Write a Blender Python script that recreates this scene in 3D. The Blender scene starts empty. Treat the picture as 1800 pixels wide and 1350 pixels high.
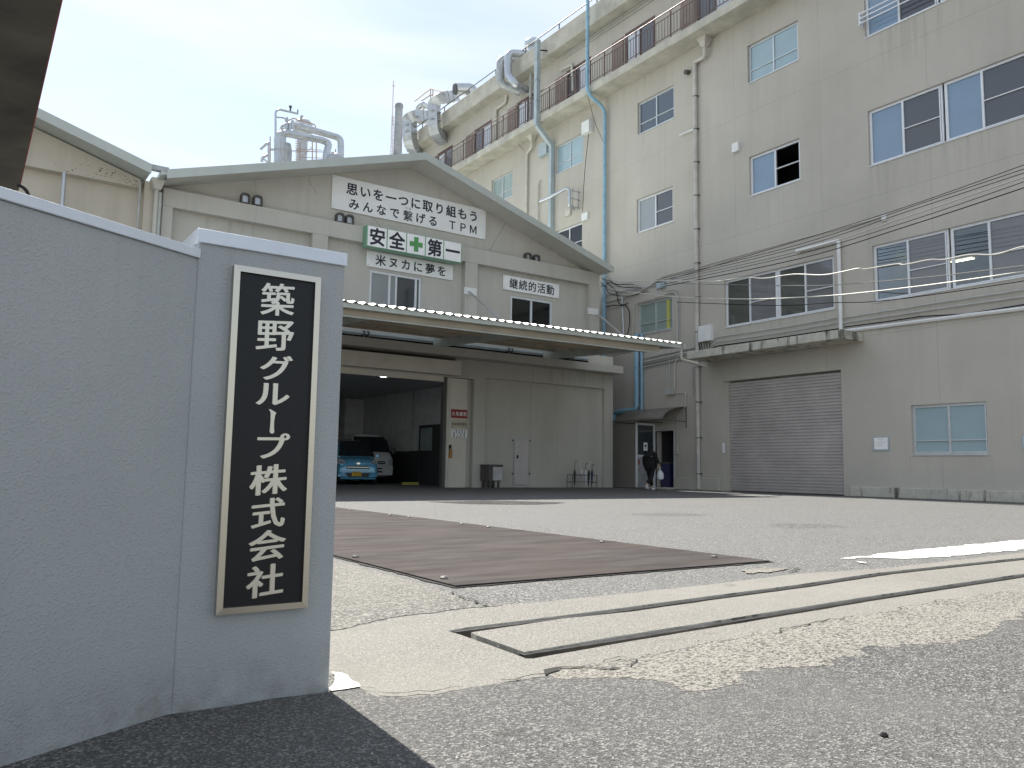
import bpy, bmesh, math, random
from mathutils import Vector, Matrix
from mathutils.geometry import tessellate_polygon
from mathutils import noise as mnoise
random.seed(7)
C = bpy.context.scene.collection
sc = bpy.context.scene
# ------------------------------------------------------------------ camera
CH = 0.62
R_ = Vector((0.824068661627269, -0.5662797565772195, 0.015429783364858314))
U_ = Vector((-0.07254165515883573, -0.07847337053921072, 0.9942734223457007))
F_ = Vector((0.5618260844697923, 0.8204688704680152, 0.10574631625868224))
FPX = 1411.08
cam = bpy.data.cameras.new('camera'); co = bpy.data.objects.new('camera', cam); C.objects.link(co)
cam.sensor_width = 36; cam.lens = FPX / 1800 * 36; cam.clip_start = 0.02; cam.clip_end = 3000
m3 = Matrix((R_, U_, -F_)).transposed()
co.matrix_world = Matrix.Translation((0, 0, CH)) @ m3.to_4x4()
sc.camera = co
# ------------------------------------------------------------------ sky and sun
SUN_EL = math.atan(1.28); SUN_AZ = math.atan2(0.05, 1.0)     # azimuth from +Y towards +X
w = bpy.data.worlds.new('World'); sc.world = w; w.use_nodes = True
nt = w.node_tree; nt.nodes.clear()
sky = nt.nodes.new('ShaderNodeTexSky'); sky.sky_type = 'NISHITA'; sky.sun_disc = False
sky.sun_elevation = SUN_EL; sky.sun_rotation = SUN_AZ
sky.air_density = 1.3; sky.dust_density = 0.6; sky.ozone_density = 2.6
bg = nt.nodes.new('ShaderNodeBackground'); bg.inputs['Strength'].default_value = 0.097
wo = nt.nodes.new('ShaderNodeOutputWorld')
# thin high haze and wisps of cloud
tc = nt.nodes.new('ShaderNodeTexCoord'); mp_ = nt.nodes.new('ShaderNodeMapping'); mp_.inputs['Scale'].default_value = (1.6, 1.2, 7.0); mp_.inputs['Rotation'].default_value = (.25, .5, .6)
nz_ = nt.nodes.new('ShaderNodeTexNoise'); nz_.inputs['Scale'].default_value = 1.5; nz_.inputs['Detail'].default_value = 5; nz_.inputs['Distortion'].default_value = .4
cr_ = nt.nodes.new('ShaderNodeValToRGB'); cr_.color_ramp.elements[0].position = .36; cr_.color_ramp.elements[0].color = (.34,) * 3 + (1,); cr_.color_ramp.elements[1].position = .68; cr_.color_ramp.elements[1].color = (.72,) * 3 + (1,)
mx_ = nt.nodes.new('ShaderNodeMix'); mx_.data_type = 'RGBA'; mx_.inputs[7].default_value = (6.2, 6.3, 6.35, 1)
nt.links.new(tc.outputs['Generated'], mp_.inputs[0]); nt.links.new(mp_.outputs[0], nz_.inputs['Vector']); nt.links.new(nz_.outputs[0], cr_.inputs[0])
nt.links.new(cr_.outputs[0], mx_.inputs[0]); nt.links.new(sky.outputs[0], mx_.inputs[6]); nt.links.new(mx_.outputs[2], bg.inputs[0]); nt.links.new(bg.outputs[0], wo.inputs[0])
sl = bpy.data.lights.new('sun', 'SUN'); sl.energy = 5.0; sl.angle = math.radians(0.5); sl.color = (1, .955, .88)
so = bpy.data.objects.new('sun', sl); C.objects.link(so)
sd = Vector((math.sin(SUN_AZ) * math.cos(SUN_EL), math.cos(SUN_AZ) * math.cos(SUN_EL), math.sin(SUN_EL)))
so.rotation_euler = sd.to_track_quat('Z', 'Y').to_euler(); so.location = (0, 60, 60)
sc.view_settings.view_transform = 'Standard'; sc.view_settings.look = 'None'
sc.view_settings.exposure = 0.88; sc.view_settings.gamma = 1
sc.cycles.max_bounces = 8; sc.cycles.transparent_max_bounces = 16

# ------------------------------------------------------------------ measured points -> places in the yard
CAM = Vector((0, 0, CH))
def ray(x, y): return R_ * ((x - 900) / FPX) + U_ * ((675 - y) / FPX) + F_
def gz(x, y, z=0.0): d = ray(x, y); return CAM + d * ((z - CH) / d.z)
def gx(x, y, X): d = ray(x, y); return CAM + d * (X / d.x)
def gy(x, y, Y): d = ray(x, y); return CAM + d * (Y / d.y)
XO = 21.4      # face of the office building (looks to -X)
YF = 22.9      # face of the factory frame (looks to -Y)

# ------------------------------------------------------------------ materials
MATS = {}
def nd(t, k, **kw):
    n = t.nodes.new(k)
    for a, b in kw.items(): setattr(n, a, b)
    return n
def mix_rgb(t, fac, a, b, mode='MIX'):
    m = nd(t, 'ShaderNodeMix', data_type='RGBA', blend_type=mode)
    for s, v in ((m.inputs[0], fac), (m.inputs[6], a), (m.inputs[7], b)):
        if hasattr(v, 'links') or hasattr(v, 'is_linked'): t.links.new(v, s)
        else: s.default_value = v if isinstance(v, (int, float)) else (*v, 1) if len(v) == 3 else v
    return m.outputs[2]
def math_n(t, op, a, b=None, c=None):
    m = nd(t, 'ShaderNodeMath', operation=op)
    for i, v in enumerate((a, b, c)):
        if v is None: continue
        if hasattr(v, 'is_linked'): t.links.new(v, m.inputs[i])
        else: m.inputs[i].default_value = v
    return m.outputs[0]
def ramp(t, v, p0, p1, c0=(0, 0, 0), c1=(1, 1, 1)):
    r = nd(t, 'ShaderNodeValToRGB'); t.links.new(v, r.inputs[0])
    r.color_ramp.elements[0].position = p0; r.color_ramp.elements[1].position = p1
    r.color_ramp.elements[0].color = (*c0, 1); r.color_ramp.elements[1].color = (*c1, 1)
    return r.outputs[0]
def noise(t, vec, scale, detail=3, rough=.55, sx=None):
    if sx:
        mp = nd(t, 'ShaderNodeMapping'); mp.inputs['Scale'].default_value = sx
        t.links.new(vec, mp.inputs[0]); vec = mp.outputs[0]
    n = nd(t, 'ShaderNodeTexNoise'); n.inputs['Scale'].default_value = scale
    n.inputs['Detail'].default_value = detail; n.inputs['Roughness'].default_value = rough
    t.links.new(vec, n.inputs['Vector']); return n.outputs['Fac']
def base(name, col, rough=.6, metal=0.0):
    m = bpy.data.materials.new(name); m.use_nodes = True; t = m.node_tree
    b = t.nodes['Principled BSDF']; b.inputs['Base Color'].default_value = (*col, 1)
    b.inputs['Roughness'].default_value = rough; b.inputs['Metallic'].default_value = metal
    MATS[name] = m
    return m, t, b
def pos(t): return nd(t, 'ShaderNodeNewGeometry').outputs['Position']
def bump(t, b, h, strength, dist):
    bp = nd(t, 'ShaderNodeBump'); bp.inputs['Strength'].default_value = strength; bp.inputs['Distance'].default_value = dist
    t.links.new(h, bp.inputs['Height']); t.links.new(bp.outputs[0], b.inputs['Normal'])
def simple(name, col, rough=.5, metal=0.0, var=.12, vs=3.0, bm=0.0, bs=60):
    m, t, b = base(name, col, rough, metal); p = pos(t)
    n = noise(t, p, vs, 4)
    dark = tuple(c * (1 - var) for c in col); lite = tuple(min(1, c * (1 + var)) for c in col)
    t.links.new(ramp(t, n, .3, .7, dark, lite), b.inputs['Base Color'])
    rr = ramp(t, n, .2, .8, (max(0, rough - .08),) * 3, (min(1, rough + .1),) * 3)
    t.links.new(rr, b.inputs['Roughness'])
    if bm: bump(t, b, noise(t, p, bs, 2), bm, .01)
    return m
def wall(name, col, vlines=(), hlines=(), axis='Y', streak=.14, lw=.008, sills=()):
    """painted render with rain streaks, blotches and panel joints"""
    m, t, b = base(name, col, .8); p = pos(t)
    blot = noise(t, p, .45, 5, .6)
    st = noise(t, p, 1.0, 4, .6, (2.2, 2.2, .12))
    st2 = noise(t, p, 1.0, 3, .6, (4, 4, .3))
    c = mix_rgb(t, ramp(t, blot, .3, .72), tuple(x * .90 for x in col), tuple(min(1, x * 1.06) for x in col))
    f = math_n(t, 'MULTIPLY', ramp(t, st, .52, .8), streak * 2.2)
    c = mix_rgb(t, f, c, (col[0] * .62, col[1] * .62, col[2] * .60))
    f2 = math_n(t, 'MULTIPLY', ramp(t, st2, .6, .85), streak)
    c = mix_rgb(t, f2, c, (col[0] * .5, col[1] * .5, col[2] * .46))
    gr = noise(t, p, 38, 2)
    c = mix_rgb(t, .10, c, gr, 'OVERLAY')
    sp = nd(t, 'ShaderNodeSeparateXYZ'); t.links.new(p, sp.inputs[0])
    if sills:
        drip = math_n(t, 'MULTIPLY', ramp(t, noise(t, p, 1.0, 4, .65, (5, 5, .2)), .48, .72), ramp(t, noise(t, p, .9, 3), .42, .62)); tot = None
        for (a0, a1, z0, dp) in sills:
            e = math_n(t, 'COMPARE', sp.outputs[axis], (a0 + a1) / 2, (a1 - a0) / 2 + .05)
            g = nd(t, 'ShaderNodeMapRange'); t.links.new(sp.outputs['Z'], g.inputs[0])
            for i_, v_ in enumerate((z0 - dp, z0, 0, 1)): g.inputs[1 + i_].default_value = v_
            k = math_n(t, 'MULTIPLY', math_n(t, 'MULTIPLY', e, g.outputs[0]), math_n(t, 'LESS_THAN', sp.outputs['Z'], z0))
            tot = k if tot is None else math_n(t, 'MAXIMUM', tot, k)
        c = mix_rgb(t, math_n(t, 'MULTIPLY', math_n(t, 'MULTIPLY', tot, drip), .55), c, (col[0] * .42, col[1] * .42, col[2] * .40))
    f = None
    for ax, L in ((axis, vlines), ('Z', hlines)):
        for q in L:
            d = math_n(t, 'ABSOLUTE', math_n(t, 'SUBTRACT', sp.outputs[ax], q))
            l = math_n(t, 'LESS_THAN', d, lw)
            f = l if f is None else math_n(t, 'MAXIMUM', f, l)
    if f is not None:
        c = mix_rgb(t, math_n(t, 'MULTIPLY', f, .38), c, (.10, .10, .09))
    t.links.new(c, b.inputs['Base Color'])
    bump(t, b, noise(t, p, 55, 3), .25, .01)
    return m
JV = [gx(1440, 150, XO).y, gx(1630, 170, XO).y]; JS = JV[0] - JV[1]
JH = [gx(1400, 161, XO).z, gx(1400, 384, XO).z]
wall('office_wall', (.50, .47, .415), [JV[0] + k * JS for k in range(-3, 8)], JH + [4.62], 'Y', .10, .006,
     [(3.4, 12.9, 5.55, 1.1), (3.4, 12.9, 9.6, 1.6), (3.4, 12.9, 13.55, 1.6), (14.1, 18.4, 5.55, .8), (15.2, 17.2, 9.9, 1.5), (15.2, 17.2, 13.9, 1.5), (20.7, 22.7, 9.92, 1.4), (20.7, 22.7, 13.93, 1.4), (26.1, 28, 13.93, 1.4), (9.9, 11.95, 1.17, .85), (-6, 41, 16.27, 1.3)])
wall('factory_wall', (.55, .53, .475), [6.6, 16.6], [], 'X', .15, .006, [(4, 19.7, 7.6, .9), (10.3, 12.2, 5.3, 1), (4, 20.3, 4.25, 1.2), (8.9, 14.6, 8.57, .7)])
wall('warehouse_wall', (.60, .545, .455), [], [], 'X', .26)
simple('soffit', (.55, .51, .42), .8, 0, .1, 1.2)
simple('slab_edge', (.47, .45, .39), .8, 0, .2, 1.6)
# weathered concrete (shutter canopy slab, plinth)
m, t, b = base('weathered', (.4, .38, .33), .9); p = pos(t)
n1 = noise(t, p, 1.0, 5, .7, (3.2, 3.2, .5)); n2 = noise(t, p, 5, 5, .7)
c = mix_rgb(t, ramp(t, n1, .52, .62), (.56, .54, .47), (.10, .095, .085))
c = mix_rgb(t, math_n(t, 'MULTIPLY', ramp(t, n2, .4, .65), .55), c, (.36, .35, .30)); t.links.new(c, b.inputs['Base Color'])
bump(t, b, n2, .5, .02)
# stucco of the gate wall
m, t, b = base('stucco', (.5, .5, .45), .62); p = pos(t)
n1 = noise(t, p, 150, 1.5, .5, (1, 1, 1.15)); n2 = noise(t, p, 26, 2); n3 = noise(t, p, 2.2, 4)
st = noise(t, p, 1, 4, .6, (14, 14, .8))
c = mix_rgb(t, ramp(t, n3, .3, .7), (.335, .358, .37), (.38, .40, .41))
c = mix_rgb(t, math_n(t, 'MULTIPLY', ramp(t, st, .55, .8), .14), c, (.27, .27, .25)); sp = nd(t, 'ShaderNodeSeparateXYZ'); t.links.new(p, sp.inputs[0])
gm = nd(t, 'ShaderNodeMapRange'); t.links.new(sp.outputs['Z'], gm.inputs[0])
for i_, v_ in enumerate((.0, .16, 1, 0)): gm.inputs[1 + i_].default_value = v_
gd = math_n(t, 'MULTIPLY', gm.outputs[0], ramp(t, noise(t, p, 11, 5, .7), .38, .68)); c = mix_rgb(t, math_n(t, 'MULTIPLY', gd, .55), c, (.13, .12, .10))
gt = nd(t, 'ShaderNodeMapRange'); t.links.new(sp.outputs['Z'], gt.inputs[0])
for i_, v_ in enumerate((.75, 1.2, 0, 1)): gt.inputs[1 + i_].default_value = v_
c = mix_rgb(t, math_n(t, 'MULTIPLY', math_n(t, 'MULTIPLY', gt.outputs[0], ramp(t, noise(t, p, 1, 4, .6, (22, 22, .9)), .55, .72)), .22), c, (.17, .165, .15))
t.links.new(c, b.inputs['Base Color'])
n4 = noise(t, p, 210, 2, .5)
h = math_n(t, 'ADD', math_n(t, 'MULTIPLY', ramp(t, n1, .50, .74), .8), math_n(t, 'MULTIPLY', n4, .35)); bump(t, b, h, .42, .004)
simple('coping', (.62, .66, .72), .38, .35, .06, 14)
# asphalt family
def asphalt(name, col, lite, scale, bs, contrast=.5, pale=None, bd=.006):
    m, t, b = base(name, col, .82); p = pos(t)
    v = nd(t, 'ShaderNodeTexVoronoi'); v.inputs['Scale'].default_value = scale; t.links.new(p, v.inputs['Vector'])
    sepc = nd(t, 'ShaderNodeSeparateColor'); t.links.new(v.outputs['Color'], sepc.inputs[0])
    n1 = noise(t, p, scale * .55, 3, .7); n2 = noise(t, p, .55, 5, .62); n3 = noise(t, p, 7, 4, .6)
    c = mix_rgb(t, ramp(t, n1, .36, .66), tuple(x * (1 - contrast) for x in col), tuple(x * (1 + contrast * .7) for x in col))
    c = mix_rgb(t, ramp(t, sepc.outputs[0], .66, .96), c, lite)
    c = mix_rgb(t, math_n(t, 'MULTIPLY', ramp(t, n2, .38, .68), .75), c, pale or tuple(min(1, x * 1.35) for x in col))
    c = mix_rgb(t, math_n(t, 'MULTIPLY', ramp(t, n3, .5, .75), .3), c, tuple(x * .7 for x in col))
    t.links.new(c, b.inputs['Base Color'])
    h = math_n(t, 'ADD', v.outputs['Distance'], n1); bump(t, b, h, bs, bd)
    return m, t, b
asphalt('asphalt', (.106, .105, .102), (.36, .352, .335), 115, 1.0, .72, (.150, .150, .146))
asphalt('new_asphalt', (.072, .071, .070), (.31, .30, .28), 170, 1.0, .8, (.125, .122, .115), .004)
asphalt('pebbly_asphalt', (.14, .136, .125), (.37, .355, .32), 90, 1.0, .6, (.26, .25, .22), .01)
asphalt('concrete_slab', (.185, .177, .158), (.30, .287, .26), 190, .6, .45, (.232, .221, .195), .004)
# eroded aggregate
m, t, b = base('eroded', (.4, .37, .3), .9); p = pos(t)
v = nd(t, 'ShaderNodeTexVoronoi'); v.inputs['Scale'].default_value = 85; t.links.new(p, v.inputs['Vector'])
n1 = noise(t, p, 62, 3, .7); n2 = noise(t, p, 2.2, 4); n3 = noise(t, p, 240, 2)
c = mix_rgb(t, ramp(t, n1, .40, .52), (.055, .052, .048), (.27, .257, .228))
c = mix_rgb(t, ramp(t, n2, .35, .65), c, (.45, .40, .33), 'MIX') if 0 else c
c = mix_rgb(t, .35, c, n3, 'OVERLAY'); c = mix_rgb(t, math_n(t, 'MULTIPLY', ramp(t, n2, .4, .7), .35), c, (.33, .305, .262))
t.links.new(c, b.inputs['Base Color']); bump(t, b, math_n(t, 'ADD', n1, math_n(t, 'MULTIPLY', v.outputs['Distance'], .6)), 1, .012)
# worn white paint
m, t, b = base('road_paint', (.8, .79, .74), .7); p = pos(t)
n1 = noise(t, p, 9, 6, .75); n2 = noise(t, p, 120, 2)
f = ramp(t, math_n(t, 'ADD', n1, math_n(t, 'MULTIPLY', n2, .35)), .56, .60, (1, 1, 1), (0, 0, 0))
c = mix_rgb(t, ramp(t, n1, .60, .66), (.66, .65, .62), (.17, .165, .15)); t.links.new(c, b.inputs['Base Color']); bump(t, b, n2, .5, .004)
# steel plate
m, t, b = base('steel_plate', (.07, .055, .052), .7, .0); p = pos(t)
n1 = noise(t, p, 1, 5, .65, (1.2, 5, 1)); n2 = noise(t, p, 1, 4, .6, (3, 28, 1)); n3 = noise(t, p, 1.1, 4)
c = mix_rgb(t, ramp(t, n1, .35, .65), (.044, .038, .037), (.078, .070, .068)); c = mix_rgb(t, math_n(t, 'MULTIPLY', ramp(t, n2, .5, .72), .3), c, (.032, .026, .03))
c = mix_rgb(t, math_n(t, 'MULTIPLY', ramp(t, n3, .45, .7), .5), c, (.082, .062, .053)); t.links.new(c, b.inputs['Base Color'])
t.links.new(ramp(t, n1, .2, .8, (.95,) * 3, (.75,) * 3), b.inputs['Roughness']); bump(t, b, n2, .12, .01); b.inputs['Specular IOR Level'].default_value = .12
simple('dark_gap', (.025, .024, .022), .9, 0, .3, 20)
simple('rail_steel', (.055, .052, .052), .45, .6, .3, 20)
simple('bolt', (.3, .28, .26), .35, .8)
m = bpy.data.materials.new('stain'); m.use_nodes = True; t = m.node_tree; MATS['stain'] = m; b = t.nodes['Principled BSDF']; b.inputs['Base Color'].default_value = (.05, .046, .04, 1); b.inputs['Roughness'].default_value = .7
t.links.new(math_n(t, 'MULTIPLY', ramp(t, noise(t, pos(t), 14, 5, .75), .42, .66), .38), b.inputs['Alpha'])
simple('wet', (.09, .09, .09), .25, 0, .1)
m = simple('roof_metal', (.50, .535, .50), .45, .15, .06, 2)
simple('galv', (.50, .52, .54), .35, .55, .14, 5)
simple('galv_dull', (.42, .44, .45), .5, .45, .2, 5)
simple('clad', (.50, .53, .56), .30, .75, .07, 3)
simple('aluminium', (.62, .65, .67), .35, .5, .08, 10)
simple('white_frame', (.74, .76, .79), .4, .1, .06, 10)
simple('brown_metal', (.15, .10, .09), .5, .3, .15, 10)
simple('brown_panel', (.24, .185, .16), .55, .1, .2, 4)
simple('blue_pipe', (.25, .43, .56), .45, 0, .16, 6)
simple('cream_pipe', (.55, .535, .47), .5, 0, .12, 3)
simple('cream_grey', (.52, .50, .46), .55, 0, .15, 2)
simple('grey_pipe', (.45, .46, .44), .55, 0, .15, 3)
simple('grey_duct', (.40, .47, .50), .5, .1, .12, 3)
simple('white_paint', (.76, .77, .76), .5, 0, .06, 4)
simple('cable', (.22, .215, .20), .8, 0, .2, 4)
simple('cable_black', (.012, .012, .013), .95); MATS['cable_black'].node_tree.nodes['Principled BSDF'].inputs['Specular IOR Level'].default_value = .1
simple('black', (.012, .012, .014), .45)
simple('sign_white', (.90, .90, .89), .45, 0, .035, 3)
simple('sign_ink', (.018, .02, .035), .5)
simple('sign_green', (.10, .33, .10), .45)
simple('sign_green_side', (.22, .42, .28), .5)
m, t, b = base('bay_lamp_light', (.9, .9, .85), .5); b.inputs['Emission Color'].default_value = (.9, .97, 1, 1); b.inputs['Emission Strength'].default_value = 5
simple('sign_red', (.30, .03, .03), .5)
simple('sign_cream', (.52, .48, .37), .5)
simple('orange', (.42, .2, .06), .6)
simple('canopy_steel', (.50, .53, .49), .5, .1, .1, 3)
simple('purlin', (.40, .345, .265), .7, 0, .16, 1.5)
simple('corrugated', (.72, .73, .71), .45, .2, .1, 4)
simple('interior_wall', (.70, .72, .74), .8)
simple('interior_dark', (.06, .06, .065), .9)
simple('interior_ceiling', (.60, .61, .61), .8)
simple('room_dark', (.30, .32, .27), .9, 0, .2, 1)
simple('door_pink', (.58, .54, .53), .5, 0, .06, 3)
simple('box_cream', (.66, .62, .54), .6, .0, .06, 2)
simple('box_front', (.50, .50, .50), .5)
simple('box_dark', (.09, .085, .08), .6)
simple('skin', (.50, .33, .25), .55)
simple('cloth_black', (.010, .010, .012), .9)
simple('umbrella_black', (.02, .02, .024), .6)
simple('shoe_white', (.72, .73, .75), .6)
simple('bag_white', (.62, .66, .68), .4)
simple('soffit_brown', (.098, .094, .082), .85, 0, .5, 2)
simple('red_edge', (.40, .05, .04), .6, 0, .3, 9)
simple('rubber', (.02, .02, .02), .8)
simple('plate_yellow', (.72, .45, .03), .5)
simple('chrome', (.7, .7, .72), .15, 1)
simple('rack_steel', (.12, .12, .125), .4, .5)
simple('lens', (.7, .75, .8), .08, .3)
simple('navy', (.03, .03, .10), .6)
simple('awning_sheet', (.16, .145, .125), .45, 0, .15, 3)
simple('chimney_grey', (.30, .32, .34), .7, 0, .25, 2)
simple('mast_paint', (.55, .48, .46), .6)
simple('rust_rail', (.42, .30, .24), .7)
simple('yellow_roll', (.50, .48, .12), .6)
def paint(name, col):
    m, t, b = base(name, col, .25, .1); b.inputs['Coat Weight'].default_value = .8; b.inputs['Coat Roughness'].default_value = .05
paint('car_blue', (.14, .44, .70)); paint('van_white', (.8, .82, .83))
m, t, b = base('car_glass', (.02, .024, .028), .06)
# plaque
m, t, b = base('plaque_black', (.008, .009, .012), .3); p = pos(t)
b.inputs['Specular IOR Level'].default_value = .3
bump(t, b, noise(t, p, 420, 2), .28, .002)
m, t, b = base('plaque_frame', (.56, .52, .45), .28, .95); p = pos(t)
n = noise(t, p, 1, 3, .6, (60, 60, 900)); bump(t, b, n, .06, .002)
m, t, b = base('plaque_letter', (.62, .59, .52), .34, .8)
# glass kinds
def glass(name, tint, trans):
    m = bpy.data.materials.new(name); m.use_nodes = True; t = m.node_tree; t.nodes.clear(); MATS[name] = m
    o = nd(t, 'ShaderNodeOutputMaterial'); tr = nd(t, 'ShaderNodeBsdfTransparent'); tr.inputs[0].default_value = (*[x * trans for x in tint], 1)
    gl = nd(t, 'ShaderNodeBsdfGlossy'); gl.inputs['Roughness'].default_value = .015; gl.inputs[0].default_value = (*tint, 1)
    fr = nd(t, 'ShaderNodeFresnel'); fr.inputs[0].default_value = 1.75
    n = noise(t, pos(t), .8, 2); bp = nd(t, 'ShaderNodeBump'); bp.inputs['Strength'].default_value = .04; bp.inputs['Distance'].default_value = .05
    t.links.new(n, bp.inputs['Height']); t.links.new(bp.outputs[0], gl.inputs['Normal'])
    mx = nd(t, 'ShaderNodeMixShader'); t.links.new(fr.outputs[0], mx.inputs[0]); t.links.new(tr.outputs[0], mx.inputs[1]); t.links.new(gl.outputs[0], mx.inputs[2])
    t.links.new(mx.outputs[0], o.inputs[0])
glass('glass', (.92, .96, 1.0), .85); glass('glass_dark', (.75, .78, .82), .35)
def frosted(name, col, rough):
    m, t, b = base(name, col, rough); b.inputs['Coat Weight'].default_value = 1; b.inputs['Coat Roughness'].default_value = .03
    b.inputs['Coat IOR'].default_value = 1.65
    n = noise(t, pos(t), 1.2, 3); t.links.new(ramp(t, n, .3, .7, tuple(x * .88 for x in col), col), b.inputs['Base Color'])
frosted('blind_blue', (.32, .45, .50), .5); frosted('blind_sky', (.18, .28, .40), .4); frosted('screen', (.045, .052, .062), .55); frosted('screen_grey', (.15, .155, .165), .6); frosted('pane_navy', (.045, .065, .09), .35)
frosted('frost_dim', (.05, .058, .048), .5); frosted('frost_green', (.26, .34, .32), .5); frosted('frost_grey', (.28, .31, .32), .5); frosted('curtain', (.50, .54, .60), .6)
m, t, b = base('lamp_tube', (.9, .85, .6), .5); b.inputs['Emission Color'].default_value = (1, .9, .55, 1); b.inputs['Emission Strength'].default_value = 7
# shutter
m, t, b = base('shutter_slats', (.40, .37, .355), .5, .25); p = pos(t)
n1 = noise(t, p, 1.2, 4); t.links.new(ramp(t, n1, .3, .7, (.52, .485, .475), (.62, .58, .565)), b.inputs['Base Color'])

# ------------------------------------------------------------------ mesh helpers
class Fr:                                  # a wall's own frame: u to the right, v up, d out of the wall
    def __init__(s, kind, plane): s.k, s.p = kind, plane
    def P(s, u, v, d):
        return (s.p - d, -u, v) if s.k == 'X' else (u, s.p - d, v)
    def px(s, x, y, d=0.0):
        q = gx(x, y, s.p - d) if s.k == 'X' else gy(x, y, s.p - d)
        return (-q.y if s.k == 'X' else q.x, q.z)
FO = Fr('X', XO); FF = Fr('Y', YF)
class MB:
    def __init__(s): s.v = []; s.f = []
    def add(s, vs, fs):
        o = len(s.v); s.v += [tuple(x) for x in vs]; s.f += [tuple(i + o for i in f) for f in fs]; return s
    def box(s, x0, x1, y0, y1, z0, z1):
        return s.add([(x0, y0, z0), (x1, y0, z0), (x1, y1, z0), (x0, y1, z0), (x0, y0, z1), (x1, y0, z1), (x1, y1, z1), (x0, y1, z1)],
                     [(0, 3, 2, 1), (4, 5, 6, 7), (0, 1, 5, 4), (1, 2, 6, 5), (2, 3, 7, 6), (3, 0, 4, 7)])
    def fb(s, fr, u0, u1, v0, v1, d0, d1):
        pts = [fr.P(u, v, d) for v in (v0, v1) for (u, d) in ((u0, d0), (u1, d0), (u1, d1), (u0, d1))]
        return s.add(pts, [(0, 3, 2, 1), (4, 5, 6, 7), (0, 1, 5, 4), (1, 2, 6, 5), (2, 3, 7, 6), (3, 0, 4, 7)])
    def fquad(s, fr, u0, u1, v0, v1, d):
        return s.add([fr.P(u0, v0, d), fr.P(u1, v0, d), fr.P(u1, v1, d), fr.P(u0, v1, d)], [(0, 1, 2, 3)])
    def prism(s, pts, off):                # polygon (3D points) extruded by a vector
        n = len(pts); off = Vector(off); a = [Vector(p) for p in pts]
        tri = tessellate_polygon([a])
        vs = a + [p + off for p in a]
        fs = [tuple(x) for x in tri] + [tuple(i + n for i in reversed(x)) for x in tri] + [(i, (i + 1) % n, (i + 1) % n + n, i + n) for i in range(n)]
        return s.add(vs, fs)
    def tube(s, pts, r, seg=10, cap=True, r2=None, ph=0.0, asp=1.0):
        pts = [Vector(p) for p in pts]; n = len(pts); rings = []
        T = [(pts[min(i + 1, n - 1)] - pts[max(i - 1, 0)]).normalized() for i in range(n)]
        up = Vector((0, 0, 1)) if abs(T[0].z) < .9 else Vector((1, 0, 0))
        A = T[0].cross(up).normalized()
        for i in range(n):
            A = (A - T[i] * A.dot(T[i])).normalized(); B = T[i].cross(A)
            rr = r if r2 is None else r + (r2 - r) * i / (n - 1)
            rings.append([pts[i] + (A * math.cos(2 * math.pi * k / seg + ph) + B * asp * math.sin(2 * math.pi * k / seg + ph)) * rr for k in range(seg)])
        vs = [p for q in rings for p in q]
        fs = [(i * seg + k, i * seg + (k + 1) % seg, (i + 1) * seg + (k + 1) % seg, (i + 1) * seg + k) for i in range(n - 1) for k in range(seg)]
        if cap: fs += [tuple(reversed(range(seg))), tuple((n - 1) * seg + k for k in range(seg))]
        return s.add(vs, fs)
    def bar(s, a, b, w, h):                # square bar between two points
        a, b = Vector(a), Vector(b); t = (b - a).normalized(); up = Vector((0, 0, 1)) if abs(t.z) < .95 else Vector((1, 0, 0))
        x = t.cross(up).normalized(); y = x.cross(t)
        vs = [q + x * (i * w / 2) + y * (j * h / 2) for q in (a, b) for i, j in ((-1, -1), (1, -1), (1, 1), (-1, 1))]
        return s.add(vs, [(0, 1, 2, 3), (7, 6, 5, 4), (0, 4, 5, 1), (1, 5, 6, 2), (2, 6, 7, 3), (3, 7, 4, 0)])
    def lathe(s, c, prof, seg=16):
        c = Vector(c); vs = []; fs = []
        for r, z in prof: vs += [c + Vector((r * math.cos(2 * math.pi * k / seg), r * math.sin(2 * math.pi * k / seg), z)) for k in range(seg)]
        n = len(prof)
        fs = [(i * seg + k, i * seg + (k + 1) % seg, (i + 1) * seg + (k + 1) % seg, (i + 1) * seg + k) for i in range(n - 1) for k in range(seg)]
        fs += [tuple(reversed(range(seg))), tuple((n - 1) * seg + k for k in range(seg))]
        return s.add(vs, fs)
    def build(s, name, mat, parent=None, smooth=False, bevel=0, sub=0, weld=False):
        me = bpy.data.meshes.new(name)
        off = parent_off(parent)
        me.from_pydata([tuple(Vector(p) - off) for p in s.v], [], s.f); me.update()
        bm = bmesh.new(); bm.from_mesh(me)
        if weld: bmesh.ops.remove_doubles(bm, verts=bm.verts, dist=1e-5)
        bmesh.ops.recalc_face_normals(bm, faces=bm.faces); bm.to_mesh(me); bm.free()
        if smooth:
            for p in me.polygons: p.use_smooth = True
        ml = mat if isinstance(mat, list) else [mat]
        for q in ml: me.materials.append(MATS[q])
        o = bpy.data.objects.new(name, me); C.objects.link(o)
        if parent: o.parent = parent
        if smooth:
            try: me.set_sharp_from_angle(angle=math.radians(40))
            except Exception: pass
        if bevel:
            b = o.modifiers.new('bevel', 'BEVEL'); b.width = bevel; b.segments = 2; b.limit_method = 'ANGLE'
        if sub:
            q = o.modifiers.new('sub', 'SUBSURF'); q.levels = sub; q.render_levels = sub
        return o
def parent_off(p):                         # world offset of a parent chain (no rotations while building)
    off = Vector((0, 0, 0))
    while p is not None: off += p.location; p = p.parent
    return off
def tag(o, label=None, cat=None, group=None, kind=None):
    for k, v in (('label', label), ('category', cat), ('group', group), ('kind', kind)):
        if v: o[k] = v
    return o
def thing(name, label, cat, loc=(0, 0, 0), group=None):
    o = bpy.data.objects.new(name, None); C.objects.link(o); o.location = loc; o.empty_display_size = .2
    return tag(o, label, cat, group)
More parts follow.
